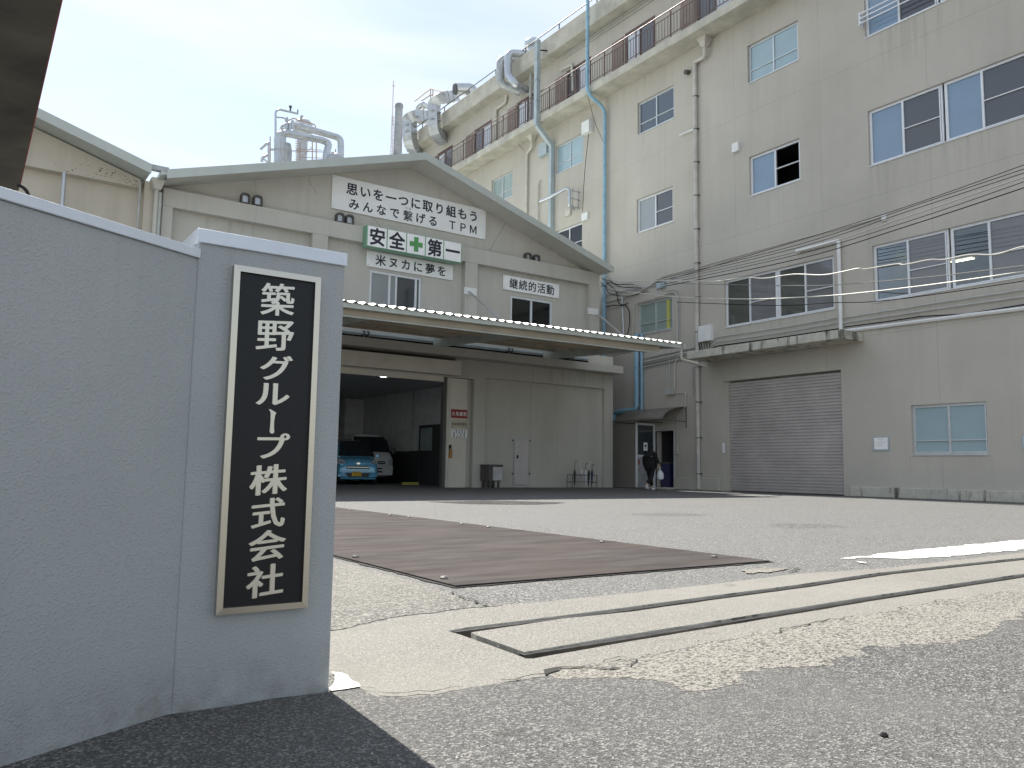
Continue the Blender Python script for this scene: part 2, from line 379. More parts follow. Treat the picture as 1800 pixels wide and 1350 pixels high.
def struct(o): o['kind'] = 'structure'; return o
def fillet(pts, r, n=5):
    pts = [Vector(p) for p in pts]; out = [pts[0]]
    for i in range(1, len(pts) - 1):
        a, b, c = pts[i - 1], pts[i], pts[i + 1]
        rr = min(r, (a - b).length * .48, (c - b).length * .48)
        p, q = b + (a - b).normalized() * rr, b + (c - b).normalized() * rr
        for k in range(n + 1):
            s = k / n; out.append((p * (1 - s) + b * s) * (1 - s) + (b * (1 - s) + q * s) * s)
    out.append(pts[-1]); return out
def sheet(name, ring, z, mat, holes=(), parent=None):
    rings = [[Vector((p[0], p[1], z)) for p in r] for r in (ring, *holes)]
    tri = tessellate_polygon(rings); vs = [p for r in rings for p in r]
    mb = MB(); mb.add(vs, [tuple(t) for t in tri]); o = mb.build(name, mat, parent)
    me = o.data
    if me.polygons and me.polygons[0].normal.z < 0: me.flip_normals()
    return o
def rough_ring(pts, step, amp, seed=0, closed=True):
    out = []; n = len(pts)
    for i in range(n if closed else n - 1):
        a, b = Vector(pts[i][:2]), Vector(pts[(i + 1) % n][:2]); L = (b - a).length; k = max(1, int(L / step))
        nn = Vector((-(b - a).y, (b - a).x)).normalized() if L > 1e-6 else Vector((0, 0))
        for j in range(k):
            q = a.lerp(b, j / k); am = amp if j else 0
            out.append(q + nn * am * 2 * mnoise.noise(Vector((q.x * 9 + seed, q.y * 9, seed))) + nn * am * .8 * mnoise.noise(Vector((q.x * 40 + seed, q.y * 40, seed))))
    return out

# ------------------------------------------------------------------ lettering
_gl = {}
def glyph(ch, off):
    k = (ch, round(off, 4))
    if k not in _gl:
        c = bpy.data.curves.new('glyph', 'FONT'); c.body = ch; c.size = 1; c.offset = off; c.resolution_u = 3
        o = bpy.data.objects.new('glyph', c); C.objects.link(o)
        dg = bpy.context.evaluated_depsgraph_get(); me = bpy.data.meshes.new_from_object(o.evaluated_get(dg))
        _gl[k] = ([(v.co.x, v.co.y) for v in me.vertices], [tuple(p.vertices) for p in me.polygons], [tuple(e.vertices) for e in me.edges])
        bpy.data.objects.remove(o); bpy.data.curves.remove(c); bpy.data.meshes.remove(me)
    return _gl[k]
def put(mb, fr, ch, uc, vc, su, sv, d, off=.02, thick=0.0, bbox=None, shear=0.0, rot=False):
    # bold: a few copies of the character, each shifted a little and lying a hair higher
    ax_, ay_ = off if isinstance(off, tuple) else (off, off)
    if ax_ <= 0: return put1(mb, fr, ch, uc, vc, su, sv, d, 0, thick, bbox, shear, rot, 0, 0)
    for i, (a, b) in enumerate(((-1, 0), (1, 0), (0, 1), (0, -1), (.7, .7), (-.7, -.7), (.7, -.7), (-.7, .7))):
        put1(mb, fr, ch, uc, vc, su, sv, d + .0002 * i, 0, thick, bbox, shear, rot, a * ax_, b * ay_)
def put1(mb, fr, ch, uc, vc, su, sv, d, off, thick, bbox, shear, rot, ox, oy):
    """one character: em cell centred at (uc, vc), or fitted to bbox=(u0,u1,v0,v1)"""
    vs, fs, es = glyph(ch, off)
    if not vs: return
    if rot: vs = [(y, -x) for x, y in vs]
    if bbox:
        x0, x1 = min(x for x, _ in vs), max(x for x, _ in vs); y0, y1 = min(y for _, y in vs), max(y for _, y in vs)
        u0, u1, v0, v1 = bbox
        mx, my = (u1 - u0) * abs(ox and .03), (v1 - v0) * abs(oy and .03)
        sx_, sy_ = (u1 - u0), (v1 - v0)
        P = [(u0 + (x - x0) / (x1 - x0) * sx_ * .95 + sx_ * (.025 + ox), v0 + (y - y0) / (y1 - y0) * sy_ * .95 + sy_ * (.025 + oy)) for x, y in vs]
        um = (u0 + u1) / 2; P = [(a, b + shear * (a - um)) for a, b in P]
    else:
        ex = .5 if ord(ch) > 0x2000 else max(x for x, _ in vs) / 2
        P = [(uc + (x - ex + ox) * su, vc + (y - .38 + oy) * sv) for x, y in vs]
    n = len(P); pts = [fr.P(a, b, d + thick) for a, b in P]
    mb.add(pts, fs)
    if thick:
        cnt = {}
        for f in fs:
            for i in range(len(f)):
                e = tuple(sorted((f[i], f[(i + 1) % len(f)]))); cnt[e] = cnt.get(e, 0) + 1
        o = len(mb.v); mb.v += pts + [fr.P(a, b, d) for a, b in P]
        mb.f += [(o + a, o + b, o + b + n, o + a + n) for (a, b), c in cnt.items() if c == 1]
def line_text(mb, fr, s, u0, u1, vc, size, d, off=.02, sv=None):
    n = len(s)
    for i, ch in enumerate(s):
        if ch == ' ' or ch == '　': continue
        put(mb, fr, ch, u0 + (u1 - u0) * (i + .5) / n, vc, size, sv or size, d, off)

# ------------------------------------------------------------------ walls with openings, windows
def wall_grid(mb, fr, u0, u1, v0, v1, holes, d=0.0, reveal=.17):
    us = sorted({u0, u1, *[h[0] for h in holes], *[h[1] for h in holes]}); vs = sorted({v0, v1, *[h[2] for h in holes], *[h[3] for h in holes]})
    us = [u for u in us if u0 <= u <= u1]; vs = [v for v in vs if v0 <= v <= v1]
    for a, b in zip(us, us[1:]):
        for c, e in zip(vs, vs[1:]):
            m = ((a + b) / 2, (c + e) / 2)
            if not any(h[0] < m[0] < h[1] and h[2] < m[1] < h[3] for h in holes): mb.fquad(fr, a, b, c, e, d)
    for h in holes:
        a, b, c, e = h[:4]; r = h[4] if len(h) > 4 else reveal
        P = fr.P
        mb.add([P(a, c, d), P(a, e, d), P(a, e, d - r), P(a, c, d - r)], [(0, 1, 2, 3)]); mb.add([P(b, c, d), P(b, e, d), P(b, e, d - r), P(b, c, d - r)], [(0, 1, 2, 3)])
        mb.add([P(a, e, d), P(b, e, d), P(b, e, d - r), P(a, e, d - r)], [(0, 1, 2, 3)]); mb.add([P(a, c, d), P(b, c, d), P(b, c, d - r), P(a, c, d - r)], [(0, 1, 2, 3)])
def window(fr, parent, u0, u1, v0, v1, sashes, frame='white_frame', d=0.0, fw=.045, rec=.15, label=None, sill=True, name='window', deep=1.6):
    """sashes: (u_left, u_right, kind, transom z or None)"""
    mb = MB(); a, b = d - rec, d - rec + .07
    mb.fb(fr, u0, u0 + fw, v0 + fw, v1 - fw, a, b); mb.fb(fr, u1 - fw, u1, v0 + fw, v1 - fw, a, b)
    mb.fb(fr, u0, u1, v0, v0 + fw, a, b); mb.fb(fr, u0, u1, v1 - fw, v1, a, b)
    if sill: mb.fb(fr, u0 - .01, u1 + .01, v0 - .025, v0 - .002, d - rec + .003, d + .03)
    for i, (p, q, kind, tr) in enumerate(sashes):
        o = .012 * (i % 2); s = .032; x0, x1, y0, y1 = max(p, u0 + fw), min(q, u1 - fw), v0 + fw, v1 - fw
        mb.fb(fr, x0, x0 + s, y0, y1, a + .018 + o, b + .005 + o); mb.fb(fr, x1 - s, x1, y0, y1, a + .018 + o, b + .005 + o)
        mb.fb(fr, x0 + s, x1 - s, y0, y0 + s, a + .02 + o, b + .003 + o); mb.fb(fr, x0 + s, x1 - s, y1 - s, y1, a + .02 + o, b + .003 + o)
        if tr: mb.fb(fr, x0 + s, x1 - s, tr - .013, tr + .013, a + .024 + o, b + .006 + o)
    w_ = mb.build(name, frame, parent)
    if label: w_['label'] = label
    for i, (p, q, kind, tr) in enumerate(sashes):
        if kind == 'open': continue
        x0, x1 = max(p, u0 + fw) + .02, min(q, u1 - fw) - .02
        g = MB(); g.fb(fr, x0, x1, v0 + fw + .02, v1 - fw - .02, a + .03 + .012 * (i % 2), a + .034 + .012 * (i % 2))
        g.build('pane', kind, w_)
    return w_

# ================================================================== GROUND
ex = 16.0
far = [(590, 1109), (710, 1083.5), (845, 1067), (935, 1059.5), (1100, 1043), (1250, 1027), (1403, 1008.6), (1550, 999), (1800, 971)]
near = [(1800, 1034.5), (1647.5, 1059), (1510, 1085), (1403, 1103), (1250, 1129), (1060, 1169), (986, 1177), (959, 1190), (920, 1194), (830, 1208), (770, 1221), (710, 1227), (659, 1224), (634, 1210), (612, 1190), (600, 1186), (582, 1185)]
G2 = lambda q: tuple(gz(*q)[:2])
farw = [G2(q) for q in far]; nearw = [G2(q) for q in near]
slab = [(-.2, farw[0][1] + .02)] + farw + [(ex, 3.12), (ex, 2.15)] + nearw + [(.6, 2.2), (-.2, 2.2)]
slab_r = rough_ring(slab, .05, .006, 3)
BIG = [(-220, -160), (260, -160), (260, 300), (-220, 300)]
g = sheet('ground', BIG, 0, 'asphalt', [slab_r]); struct(g)
# grooves of the sliding gate
fl = [G2(q) for q in ((922, 1149), (1100, 1122), (1250, 1098), (1525, 1053), (1800, 1011.5))]; fl.append((13.5, fl[-1][1] + .12))
rl = [G2(q) for q in ((800, 1109), (1100, 1072), (1250, 1051), (1403, 1031), (1556, 1008), (1800, 982))]; rl.append((13.5, rl[-1][1] + .1))
hw = .046
lf = G2((935, 1156)); lr = G2((786.5, 1109))
Uring = [G2((786.5, 1109))] + [G2(q) for q in ((818, 1103), (992, 1081.5))] + [(x, y + hw) for x, y in rl[1:]] + [(x, y - hw) for x, y in reversed(rl[1:])] + \
        [G2(q) for q in ((992, 1087), (828, 1111.5), (838, 1116.5), (921, 1146))] + [(x, y + hw) for x, y in fl[1:]] + [(x, y - hw) for x, y in reversed(fl[1:])] + [G2(q) for q in ((938, 1157.5), (925, 1157.5), (812, 1116.5))]
Uring = rough_ring(Uring, .08, .0022, 9)
s_ = sheet('concrete_apron', slab_r, 0, 'concrete_slab', [Uring]); struct(s_)
mb = MB(); n = len(Uring)
mb.add([(p[0], p[1], 0) for p in Uring] + [(p[0], p[1], -.06) for p in Uring], [(i, (i + 1) % n, (i + 1) % n + n, i + n) for i in range(n)])
tg = sheet('groove_floor', Uring, -.06, 'dark_gap'); struct(tg)
struct(mb.build('groove_side', 'weathered'))
for L, nm in ((fl, 'front'), (rl, 'rear')):
    mb = MB()
    for a, b in zip(L, L[1:]): mb.bar((a[0], a[1] + .018, -.028), (b[0], b[1] + .018, -.028), .028, .045)
    tag(mb.build('gate_rail', 'rail_steel'), 'dark steel gate rail in the %s groove of the concrete apron' % ('nearer' if nm == 'front' else 'farther'), 'rail', 'gate rails')
# street: newer asphalt in front, patches
street = [(-60, -60), (60, -60), (60, 2.1), (6.5, 2.1)] + [G2(q) for q in ((1800, 1036.5), (1647.5, 1061), (1510, 1087), (1403, 1105), (1250, 1131), (1060, 1171), (986, 1179))] + [G2(q) for q in ((959, 1192), (920, 1196), (830, 1210), (770, 1223), (710, 1229), (659, 1226), (634, 1212), (582, 1218))] + [(.3, 2.18), (-60, 2.0)]
street_r = rough_ring(street, .05, .006, 21)
struct(sheet('street', street_r, .004, 'new_asphalt'))
ero = [G2(q) for q in ((960, 1189), (986, 1177), (1060, 1169), (1250, 1129), (1403, 1103), (1510, 1085), (1647, 1059), (1800, 1034.5))] + [(7, 2.2), (12, 2.2), (12, 1.6), (7, 1.7)] + [G2(q) for q in ((1800, 1078), (1751, 1107), (1708, 1126), (1617, 1135), (1540, 1138), (1470, 1172), (1433, 1175), (1335, 1176), (1296, 1200), (1259, 1215), (1201, 1218), (1145, 1197), (987, 1196))]
struct(sheet('eroded_patch', rough_ring(ero, .02, .03, 5), .0048, 'eroded'))
# older pebbly asphalt left of the steel plate
pe = [(.2, 3.0)] + [G2(q) for q in ((590, 1108), (710, 1083), (845, 1067), (884, 1064), (848, 1064), (818, 1054), (772, 1036))] + [(2.1, 3.75), (2.12, 7), (.2, 7)]
struct(sheet('pebbly_patch', rough_ring(pe, .03, .02, 11), .002, 'pebbly_asphalt'))
# cracks
def crack(pts, wd, seed, nm='crack'):
    L = rough_ring([G2(q) for q in pts], .03, .02, seed, closed=False); a, b = [], []
    for i, q in enumerate(L):
        ww = wd * (.35 + abs(mnoise.noise(Vector((q.x * 14, q.y * 14, seed)))) * 2.2) * (math.sin(math.pi * (i + .5) / len(L)) ** .5)
        a.append((q.x, q.y + ww / 2)); b.append((q.x, q.y - ww / 2))
    struct(sheet('pavement_crack', a + b[::-1], .0085, 'dark_gap'))
crack([(772, 1036), (818, 1055), (848, 1065), (884, 1064)], .035, 2)
crack([(880, 1200), (920, 1194), (959, 1189), (986, 1177), (1030, 1176), (1075, 1180), (1100, 1173)], .022, 4)
crack([(1060, 1169), (1090, 1158), (1120, 1163), (1098, 1180)], .012, 6)
crack([(1355, 1116), (1403, 1104), (1460, 1091), (1510, 1085)], .014, 8)
crack([(1350, 990), (1380, 995), (1403, 1000), (1390, 1006), (1340, 1008)], .016, 12)
crack([(1266, 1216), (1300, 1226), (1330, 1232)], .008, 14)
crack([(634, 1212), (690, 1224), (760, 1221), (830, 1208)], .008, 15)
struct(sheet('eroded_patch', rough_ring([G2(q) for q in ((1305, 1003), (1345, 998), (1395, 1000), (1350, 1008), (1310, 1009))], .04, .03, 31), .006, 'eroded'))
rs = random.Random(8)
for k, (x, y, r) in enumerate(((1180, 905, .5), (1420, 925, .4), (1330, 1262, .03), (900, 1290, .03), (1280, 1030, .03))):
    c_ = gz(x, y); ring_ = [(c_.x + r * rs.uniform(.7, 1.3) * math.cos(a_) * 1.4, c_.y + r * rs.uniform(.7, 1.3) * math.sin(a_)) for a_ in [i * .628 for i in range(10)]]
    struct(sheet('oil_stain', rough_ring(ring_, .03, .02, k), .0062 + .0003 * k, 'stain'))
# paint
wl = [G2(q) for q in ((1476, 983), (1556, 973), (1680, 961), (1800, 949))] + [(9.5, 3.6), (14, 4.1), (14, 3.7), (9.3, 3.25)] + [G2(q) for q in ((1800, 966), (1657, 980), (1596, 983), (1530, 981))]
struct(sheet('white_line', rough_ring(wl, .06, .03, 17), .0045, 'road_paint'))
struct(sheet('white_line', rough_ring([G2(q) for q in ((582, 1185), (600, 1187), (612, 1191), (634, 1211), (582, 1219))], .03, .008, 19), .0075, 'road_paint'))
struct(sheet('white_line', rough_ring([G2(q) for q in ((1505, 988), (1522, 990), (1524, 992), (1512, 991))], .03, .003, 19), .0075, 'road_paint'))
struct(sheet('wet_patch', rough_ring([G2(q) for q in ((752, 882), (860, 880), (995, 883.5), (975, 886), (890, 887), (820, 886))], .4, .15, 23), .004, 'wet'))
# weighbridge plate
X0, X1, Y0, Y1 = 2.19, 4.74, 3.69, 13.4
pl = thing('steel_deck_plate', 'brown rusty steel plate bolted flat into the yard surface', 'steel plate', (X0, Y0, 0))
struct(sheet('plate_pit', rough_ring([(X0 - .02, Y0 - .02), (X1 + .03, Y0 - .02), (X1 + .03, Y1 + .03), (X0 - .02, Y1 + .03)], .05, .012, 41), .005, 'dark_gap'))
mb = MB(); mb.box(X0, X1, Y0, Y1, .006, .014); mb.build('plate', 'steel_plate', pl, bevel=.003)
for q in ((625, 980), (780.5, 1017.5), (812, 921.5), (858.5, 927.5), (685.5, 906), (719, 910), (615.5, 897.5), (1058, 953.6), (1255.5, 980)):
    p_ = gz(q[0], q[1], .014); x = min(max(p_.x, X0 + .05), X1 - .05)
    mb = MB(); mb.lathe((x, p_.y, .014), [(.024, 0), (.024, .010), (.017, .016)], 6); mb.build('bolt', 'bolt', pl)
# small loose stones and scraps on the street
rs = random.Random(3)
mb = MB()
for k in range(150):
    q = (rs.uniform(590, 1790), rs.uniform(900, 1340)); p_ = gz(*q); r = rs.uniform(.0015, .005)
    mb.add([p_ + Vector((rs.uniform(-r, r), rs.uniform(-r, r), z)) for z in (.006, .006, .006, .007 + r)], [(0, 1, 2), (0, 1, 3), (1, 2, 3), (0, 2, 3)])
o = mb.build('loose_grit', 'weathered'); tag(o, 'scattered loose grit on the asphalt', 'grit', kind='stuff')
p_ = gz(1554, 1298); mb = MB(); mb.lathe((p_.x, p_.y, .004), [(.008, 0), (.010, .004), (.006, .010)], 6); tag(mb.build('pebble', 'dark_gap'), 'small dark stone lying alone on the near street', 'stone')

# ================================================================== GATE WALL AND PLAQUE
YP = 2.18
FP = Fr('Y', YP)
gw = thing('gate_wall', 'grey stucco gate wall with light metal coping at the yard entrance', 'wall', (.9, YP, 0))
pu0, pu1 = .4825, .8935; pt = 1.238
mb = MB(); mb.box(pu0, pu1, YP, YP + .34, -.02, pt - .03); mb.build('pillar', 'stucco', gw, bevel=.004)
mb = MB(); mb.box(pu0 - .006, pu1 + .004, YP - .008, YP + .348, pt - .035, pt + .003); mb.build('coping', 'coping', gw, bevel=.002)
wd = Vector((.88, .474, 0)).normalized(); wn = Vector((wd.y, -wd.x, 0))   # towards the street
j = Vector((pu0 + .003, YP + .004, 0)); a = j - wd * 3.2; th = .16
def slabp(mb, p, q, n_, th, z0, z1):
    pts = [p, q, q - n_ * th, p - n_ * th]; return mb.prism([(v.x, v.y, z0) for v in pts], (0, 0, z1 - z0))
mb = MB(); slabp(mb, a, j, wn, th, -.02, 1.16); mb.build('wall_panel', 'stucco', gw)
mb = MB(); slabp(mb, a + wn * .008, j + wn * .008, wn, th + .016, 1.161, 1.187); mb.build('coping', 'coping', gw, bevel=.002)
# plaque
pq = thing('name_plaque', 'tall black company name plaque in a brushed metal frame on the gate pillar', 'plaque', (.7, YP, .6))
u0, v1 = FP.px(411, 465, .022); u1, _ = FP.px(564, 487, .022); _, v0 = FP.px(381, 1082, .022)
u0 = (u0 + FP.px(381, 1082, .022)[0]) / 2; u1 = (u1 + FP.px(542, 1068, .022)[0]) / 2; v1 = (v1 + FP.px(564, 487, .022)[1]) / 2; v0 = (v0 + FP.px(542, 1068, .022)[1]) / 2
fwid = .0165
mb = MB()                                   # mitred frame with sloping faces
o4 = [(u0, v0), (u1, v0), (u1, v1), (u0, v1)]; i4 = [(u0 + fwid, v0 + fwid), (u1 - fwid, v0 + fwid), (u1 - fwid, v1 - fwid), (u0 + fwid, v1 - fwid)]
vs = [FP.P(x, y, .0) for x, y in o4] + [FP.P(x, y, .0215) for x, y in o4] + [FP.P(x, y, .0225) for x, y in i4] + [FP.P(x, y, .010) for x, y in i4]
fs = []
for k in range(4):
    l = (k + 1) % 4; fs += [(k, l, l + 4, k + 4), (k + 4, l + 4, l + 8, k + 8), (k + 8, l + 8, l + 12, k + 12)]
mb.add(vs, fs); mb.build('frame', 'plaque_frame', pq)
mb = MB(); mb.fb(FP, u0 + fwid - .001, u1 - fwid + .001, v0 + fwid - .001, v1 - fwid + .001, .002, .013); mb.build('board', 'plaque_black', pq)
chars = [('築', 458, 518, 497, 556), ('野', 450, 517, 563, 617.5), ('グ', 457, 514, 624, 669), ('ル', 450, 509, 673, 712.5), ('ー', 471, 485, 719, 762), ('プ', 452, 509, 761, 806.5),
         ('株', 439, 505, 816, 870), ('式', 442, 501, 875, 928.5), ('会', 437, 502, 931, 986), ('社', 433, 498, 992, 1049.5)]
for ch, xa, xb, ya, yb in chars:
    ua, va = FP.px(xa, (ya + yb) / 2, .016); ub, _ = FP.px(xb, (ya + yb) / 2, .016); _, vt = FP.px((xa + xb) / 2, ya, .016); _, vb = FP.px((xa + xb) / 2, yb, .016)
    mb = MB()
    if ch == 'ー':
        um = (ua + ub) / 2; w2 = (ub - ua) / 2; H = vt - vb
        prof = [(-.95, 1), (-.3, .97), (1, .86), (.72, .74), (.55, .5), (.6, .2), (.75, .06), (.4, .0), (-.1, 0), (-.45, .06), (-.35, .5), (-.4, .85)]
        mb.prism([FP.P(um + x * w2, vb + y * H, .013) for x, y in prof], Vector(FP.P(0, 0, .003)) - Vector(FP.P(0, 0, 0)))
    else:
        put(mb, FP, ch, 0, 0, 1, 1, .013, (.022, .010) if ch in '築野' else (.032, .012), .0025, bbox=(ua, ub, vb, vt), shear=.09 if ord(ch) > 0x4e00 else .03)
    mb.build('character', 'plaque_letter', pq)

# ================================================================== GUARDHOUSE EAVE (top left)
gh = thing('guardhouse', 'small building with a dark brown weathered eave and red edge strip behind the gate wall', 'building', (-1, 6, 0))
xe = .268; ze = 3.0; ye = 8.16
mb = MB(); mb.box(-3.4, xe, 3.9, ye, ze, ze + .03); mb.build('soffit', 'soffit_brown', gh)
mb = MB(); mb.box(-3.4, xe - .012, 3.92, ye - .01, ze + .031, ze + .26); mb.build('roof', 'weathered', gh)
mb = MB(); mb.box(xe - .010, xe + .010, 3.9, ye - .02, ze + .0305, ze + .12); mb.build('edge_strip', 'red_edge', gh)
mb = MB(); mb.box(-3.1, -.55, 4.6, ye - .5, 0, ze); mb.build('wall', 'warehouse_wall', gh)
mb = MB(); mb.tube([(xe - .02 + .09 * math.sin(a_), ye - .18 - 0 * a_, ze - .09 + .09 * math.cos(a_)) for a_ in [k * math.pi / 10 for k in range(11)]], .016, 8); mb.build('hook', 'rail_steel', gh, smooth=True)

# ================================================================== FACTORY (gable building)
fb_ = thing('factory_building', 'beige gabled two storey factory building with an open vehicle bay', 'building', (12, YF, 0))
XL, XR = 3.85, 19.66
apx, apz = 11.66, 10.69
YG = 23.15                                  # gable wall and infill plane
FG = Fr('Y', YG)
def roofz(x, top=True):
    z = apz - (x - apx) * (apz - 8.215) / (19.655 - apx) if x > apx else apz - (apx - x) * (apz - 8.36) / (apx - 4.0)
    return z
# windows of the upper floor (on the recessed infill)
wA = (10.33, 12.17, 5.35, 6.85); wB = (15.74, 17.59, 5.35, 6.77)
mb = MB()
wall_grid(mb, FG, 4.1, XR - .01, 4.85, 8.0, [(*wA, .12), (*wB, .12)])
mb.prism([(4.1, YG, 8.0), (XR - .01, YG, 8.0), (XR - .01, YG, 8.05), (apx, YG, apz - .14), (4.1, YG, 8.3)], (0, .1, 0))
mb.build('wall', 'factory_wall', fb_)
mb = MB()                                   # frame of beam and pilasters, a little proud
bt, bb = 8.115, 7.61
mb.box(4.08, XR, YF, YG + .02, bb, bt)
for x0, x1 in ((4.08, 4.35), (8.32, 8.81), (13.70, 14.19), (19.15, XR)): mb.box(x0, x1, YF, YG + .01, 4.9, bb - .001)
mb.build('frame_beam', 'factory_wall', fb_, bevel=.01)
# lower storey
mb = MB()
op = (6.3, 13.0, 0, 3.46)
XRl = 20.34
FL = Fr('Y', YF + .001)
wall_grid(mb, FL, 4.0, XRl, 0, 4.9, [(6.3, 13.40, 0, 3.62, .3), (13.52, 14.14, 0, 3.60, .14), (14.6, 19.91, .0, 3.70, .16), (13.14, 13.50, 0, 3.60, .05)] if 0 else [(6.3, 14.14, 0, 3.62, .25), (14.6, 19.91, -.01, 3.70, .14), (5.9, 13.40, 4.135, 4.26, .5)])
mb.box(XRl - .2, XRl, YF + .002, 38, 0, 4.9)
mb.build('lower_wall', 'factory_wall', fb_)
mb = MB(); mb.fquad(FL, 14.55, 19.95, 0, 3.75, -.14); mb.build('recessed_panel', 'factory_wall', fb_)
mb = MB(); mb.box(4.0, 20.33, 22.3, YF, 4.25, 4.52); mb.build('eave_beam', 'factory_wall', fb_, bevel=.008)
# body behind the fronts
mb = MB()
mb.box(XR - .12, XR - .02, YG + .1, 48, 3.9, 8.1); mb.box(4.0, 4.1, YG, 48, 0, 8.2); mb.box(4.0, XR, 47.9, 48, 0, 8.2); mb.box(19.66, XRl, YF + .02, 38, 4.86, 4.95)
mb.build('side_wall', 'factory_wall', fb_)
mb = MB()                                   # roof plates with an overhang to YR
YR = 22.1
for (xa, za), (xb, zb) in (((XL, roofz(4.0) - .04), (apx, apz)), ((apx, apz), (19.67, 8.21))):
    mb.prism([(xa, YR + .03, za - .02), (xb, YR + .03, zb - .02), (xb, YR + .03, zb - .14), (xa, YR + .03, za - .14)], (0, 26, 0))
mb.build('roof', 'roof_metal', fb_)
mb = MB()                                   # verge fascia
for (xa, za), (xb, zb) in (((4.0, 8.36), (apx, apz)), ((apx + .0005, apz), (19.68, 8.208))):
    mb.prism([(xa, YR, za), (xb, YR, zb), (xb, YR, zb - .245), (xa, YR, za - .245)], (0, .028, 0))
mb.build('verge_fascia', 'roof_metal', fb_)
mb = MB()
for (xa, za), (xb, zb) in (((4.05, 8.37), (apx, apz)), ((apx + .0005, apz), (19.65, 8.213))):
    mb.prism([(xa, YR + .03, za - .16), (xb, YR + .03, zb - .16), (xb, YG - .002, zb - .16), (xa, YG - .002, za - .16)], (0, 0, -.03))
mb.build('soffit', 'factory_wall', fb_)
mb = MB()                                   # seams of the fascia
for x in (5.6, 8.2, 14.4, 17.1): mb.box(x, x + .012, YR - .004, YR - .0005, roofz(x) - .243, roofz(x) - .004)
mb.build('fascia_seam', 'galv_dull', fb_)
# windows
window(FG, fb_, *wA, [(10.33, 11.03, 'frost_grey', None), (11.03, 11.27, 'frost_grey', None), (11.27, 11.98, 'screen', None), (11.98, 12.17, 'open', None)], d=0, rec=.1)
window(FG, fb_, *wB, [(15.74, 16.66, 'glass_dark', None), (16.66, 17.59, 'glass_dark', None)], d=0, rec=.1)
mb = MB(); mb.box(9.8, 18.2, YG + .13, YG + .15, 5.2, 7.0); mb.build('window_backing', 'room_dark', fb_)
# vent hoods on the beam
for q in ((431, 349), (453, 353), (597.5, 383), (614.5, 386.5), (928, 452), (943, 455.5)):
    u, v = FG.px(*q, .1); mb = MB(); rr, w2, hh = .085, .13, .155
    prof = [(-w2, -hh), (w2, -hh), (w2, hh - rr)] + [(w2 - rr + rr * math.cos(a_), hh - rr + rr * math.sin(a_)) for a_ in (.4, .8, 1.2, 1.57)] + [(-w2 + rr - rr * math.sin(a_), hh - rr + rr * math.cos(a_)) for a_ in (0, .4, .8, 1.2)] + [(-w2, hh - rr)]
    inn = [(x * .68, y * .72 - .01) for x, y in prof]; n = len(prof)
    vs = [FG.P(u + x, v + y, .0) for x, y in prof] + [FG.P(u + x, v + y, .16) for x, y in prof] + [FG.P(u + x, v + y, .16) for x, y in inn] + [FG.P(u + x, v + y, .10) for x, y in inn]
    fs = [(i + n * k, (i + 1) % n + n * k, (i + 1) % n + n * (k + 1), i + n * (k + 1)) for k in range(3) for i in range(n)]
    mb.add(vs, fs); h_ = mb.build('vent_hood', 'box_dark', fb_)
    mb = MB(); mb.prism([FG.P(u + x, v + y, .09) for x, y in inn], (0, -.008, 0)); mb.build('louvre', 'galv', h_)
# cracks in the gable render
def wcrack(fr, pts, w_, par, mat='dark_gap', d=.0015):
    mb = MB(); P = [fr.px(*q, d) for q in pts]; Q = []
    for (a0, b0), (a1, b1) in zip(P, P[1:]):
        for k in range(5): Q.append((a0 + (a1 - a0) * k / 5 + random.uniform(-.012, .012), b0 + (b1 - b0) * k / 5))
    Q.append(P[-1])
    for i in range(len(Q) - 1):
        a_, b_ = Q[i], Q[i + 1]; ww = w_ * random.uniform(.5, 1)
        mb.add([fr.P(a_[0] - ww, a_[1], d), fr.P(a_[0] + ww, a_[1], d), fr.P(b_[0] + ww, b_[1], d), fr.P(b_[0] - ww, b_[1], d)], [(0, 1, 2, 3)])
    mb.build('wall_crack', mat, par)
wcrack(FG, [(889, 391), (880, 408), (872, 420), (861, 441)], .008, fb_)
wcrack(FG, [(541, 314), (549, 328), (557, 340)], .006, fb_)
wcrack(FG, [(653, 380), (662, 390), (669, 399)], .006, fb_)
wcrack(FG, [(439, 333), (446, 346)], .005, fb_)
# roller shutter box and guide posts of the vehicle bay
mb = MB(); mb.fb(FL, 5.9, 13.43, 3.66, 4.13, .0, .32); mb.build('shutter_box', 'box_cream', fb_, bevel=.006)
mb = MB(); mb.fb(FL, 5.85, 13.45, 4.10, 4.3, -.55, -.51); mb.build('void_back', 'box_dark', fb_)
mb = MB(); mb.fb(FL, 6.3, 12.98, 3.45, 3.655, -.06, -.02); mb.build('rolled_shutter', 'box_cream', fb_)
mb = MB(); mb.fb(FL, 12.985, 13.09, 0, 3.655, -.2, -.01); mb.build('guide_post', 'box_dark', fb_)
mb = MB(); mb.fb(FL, 13.095, 13.20, 0, 3.60, -.2, .02); mb.build('guide_post', 'cream_pipe', fb_)
mb = MB(); mb.fb(FL, 13.205, 13.90, 0, 3.60, -.12, -.04); mb.build('side_panel', 'box_cream', fb_)
mb = MB(); mb.fb(FL, 13.90, 14.14, 0, 3.61, -.23, -.20); mb.build('niche_back', 'factory_wall', fb_)
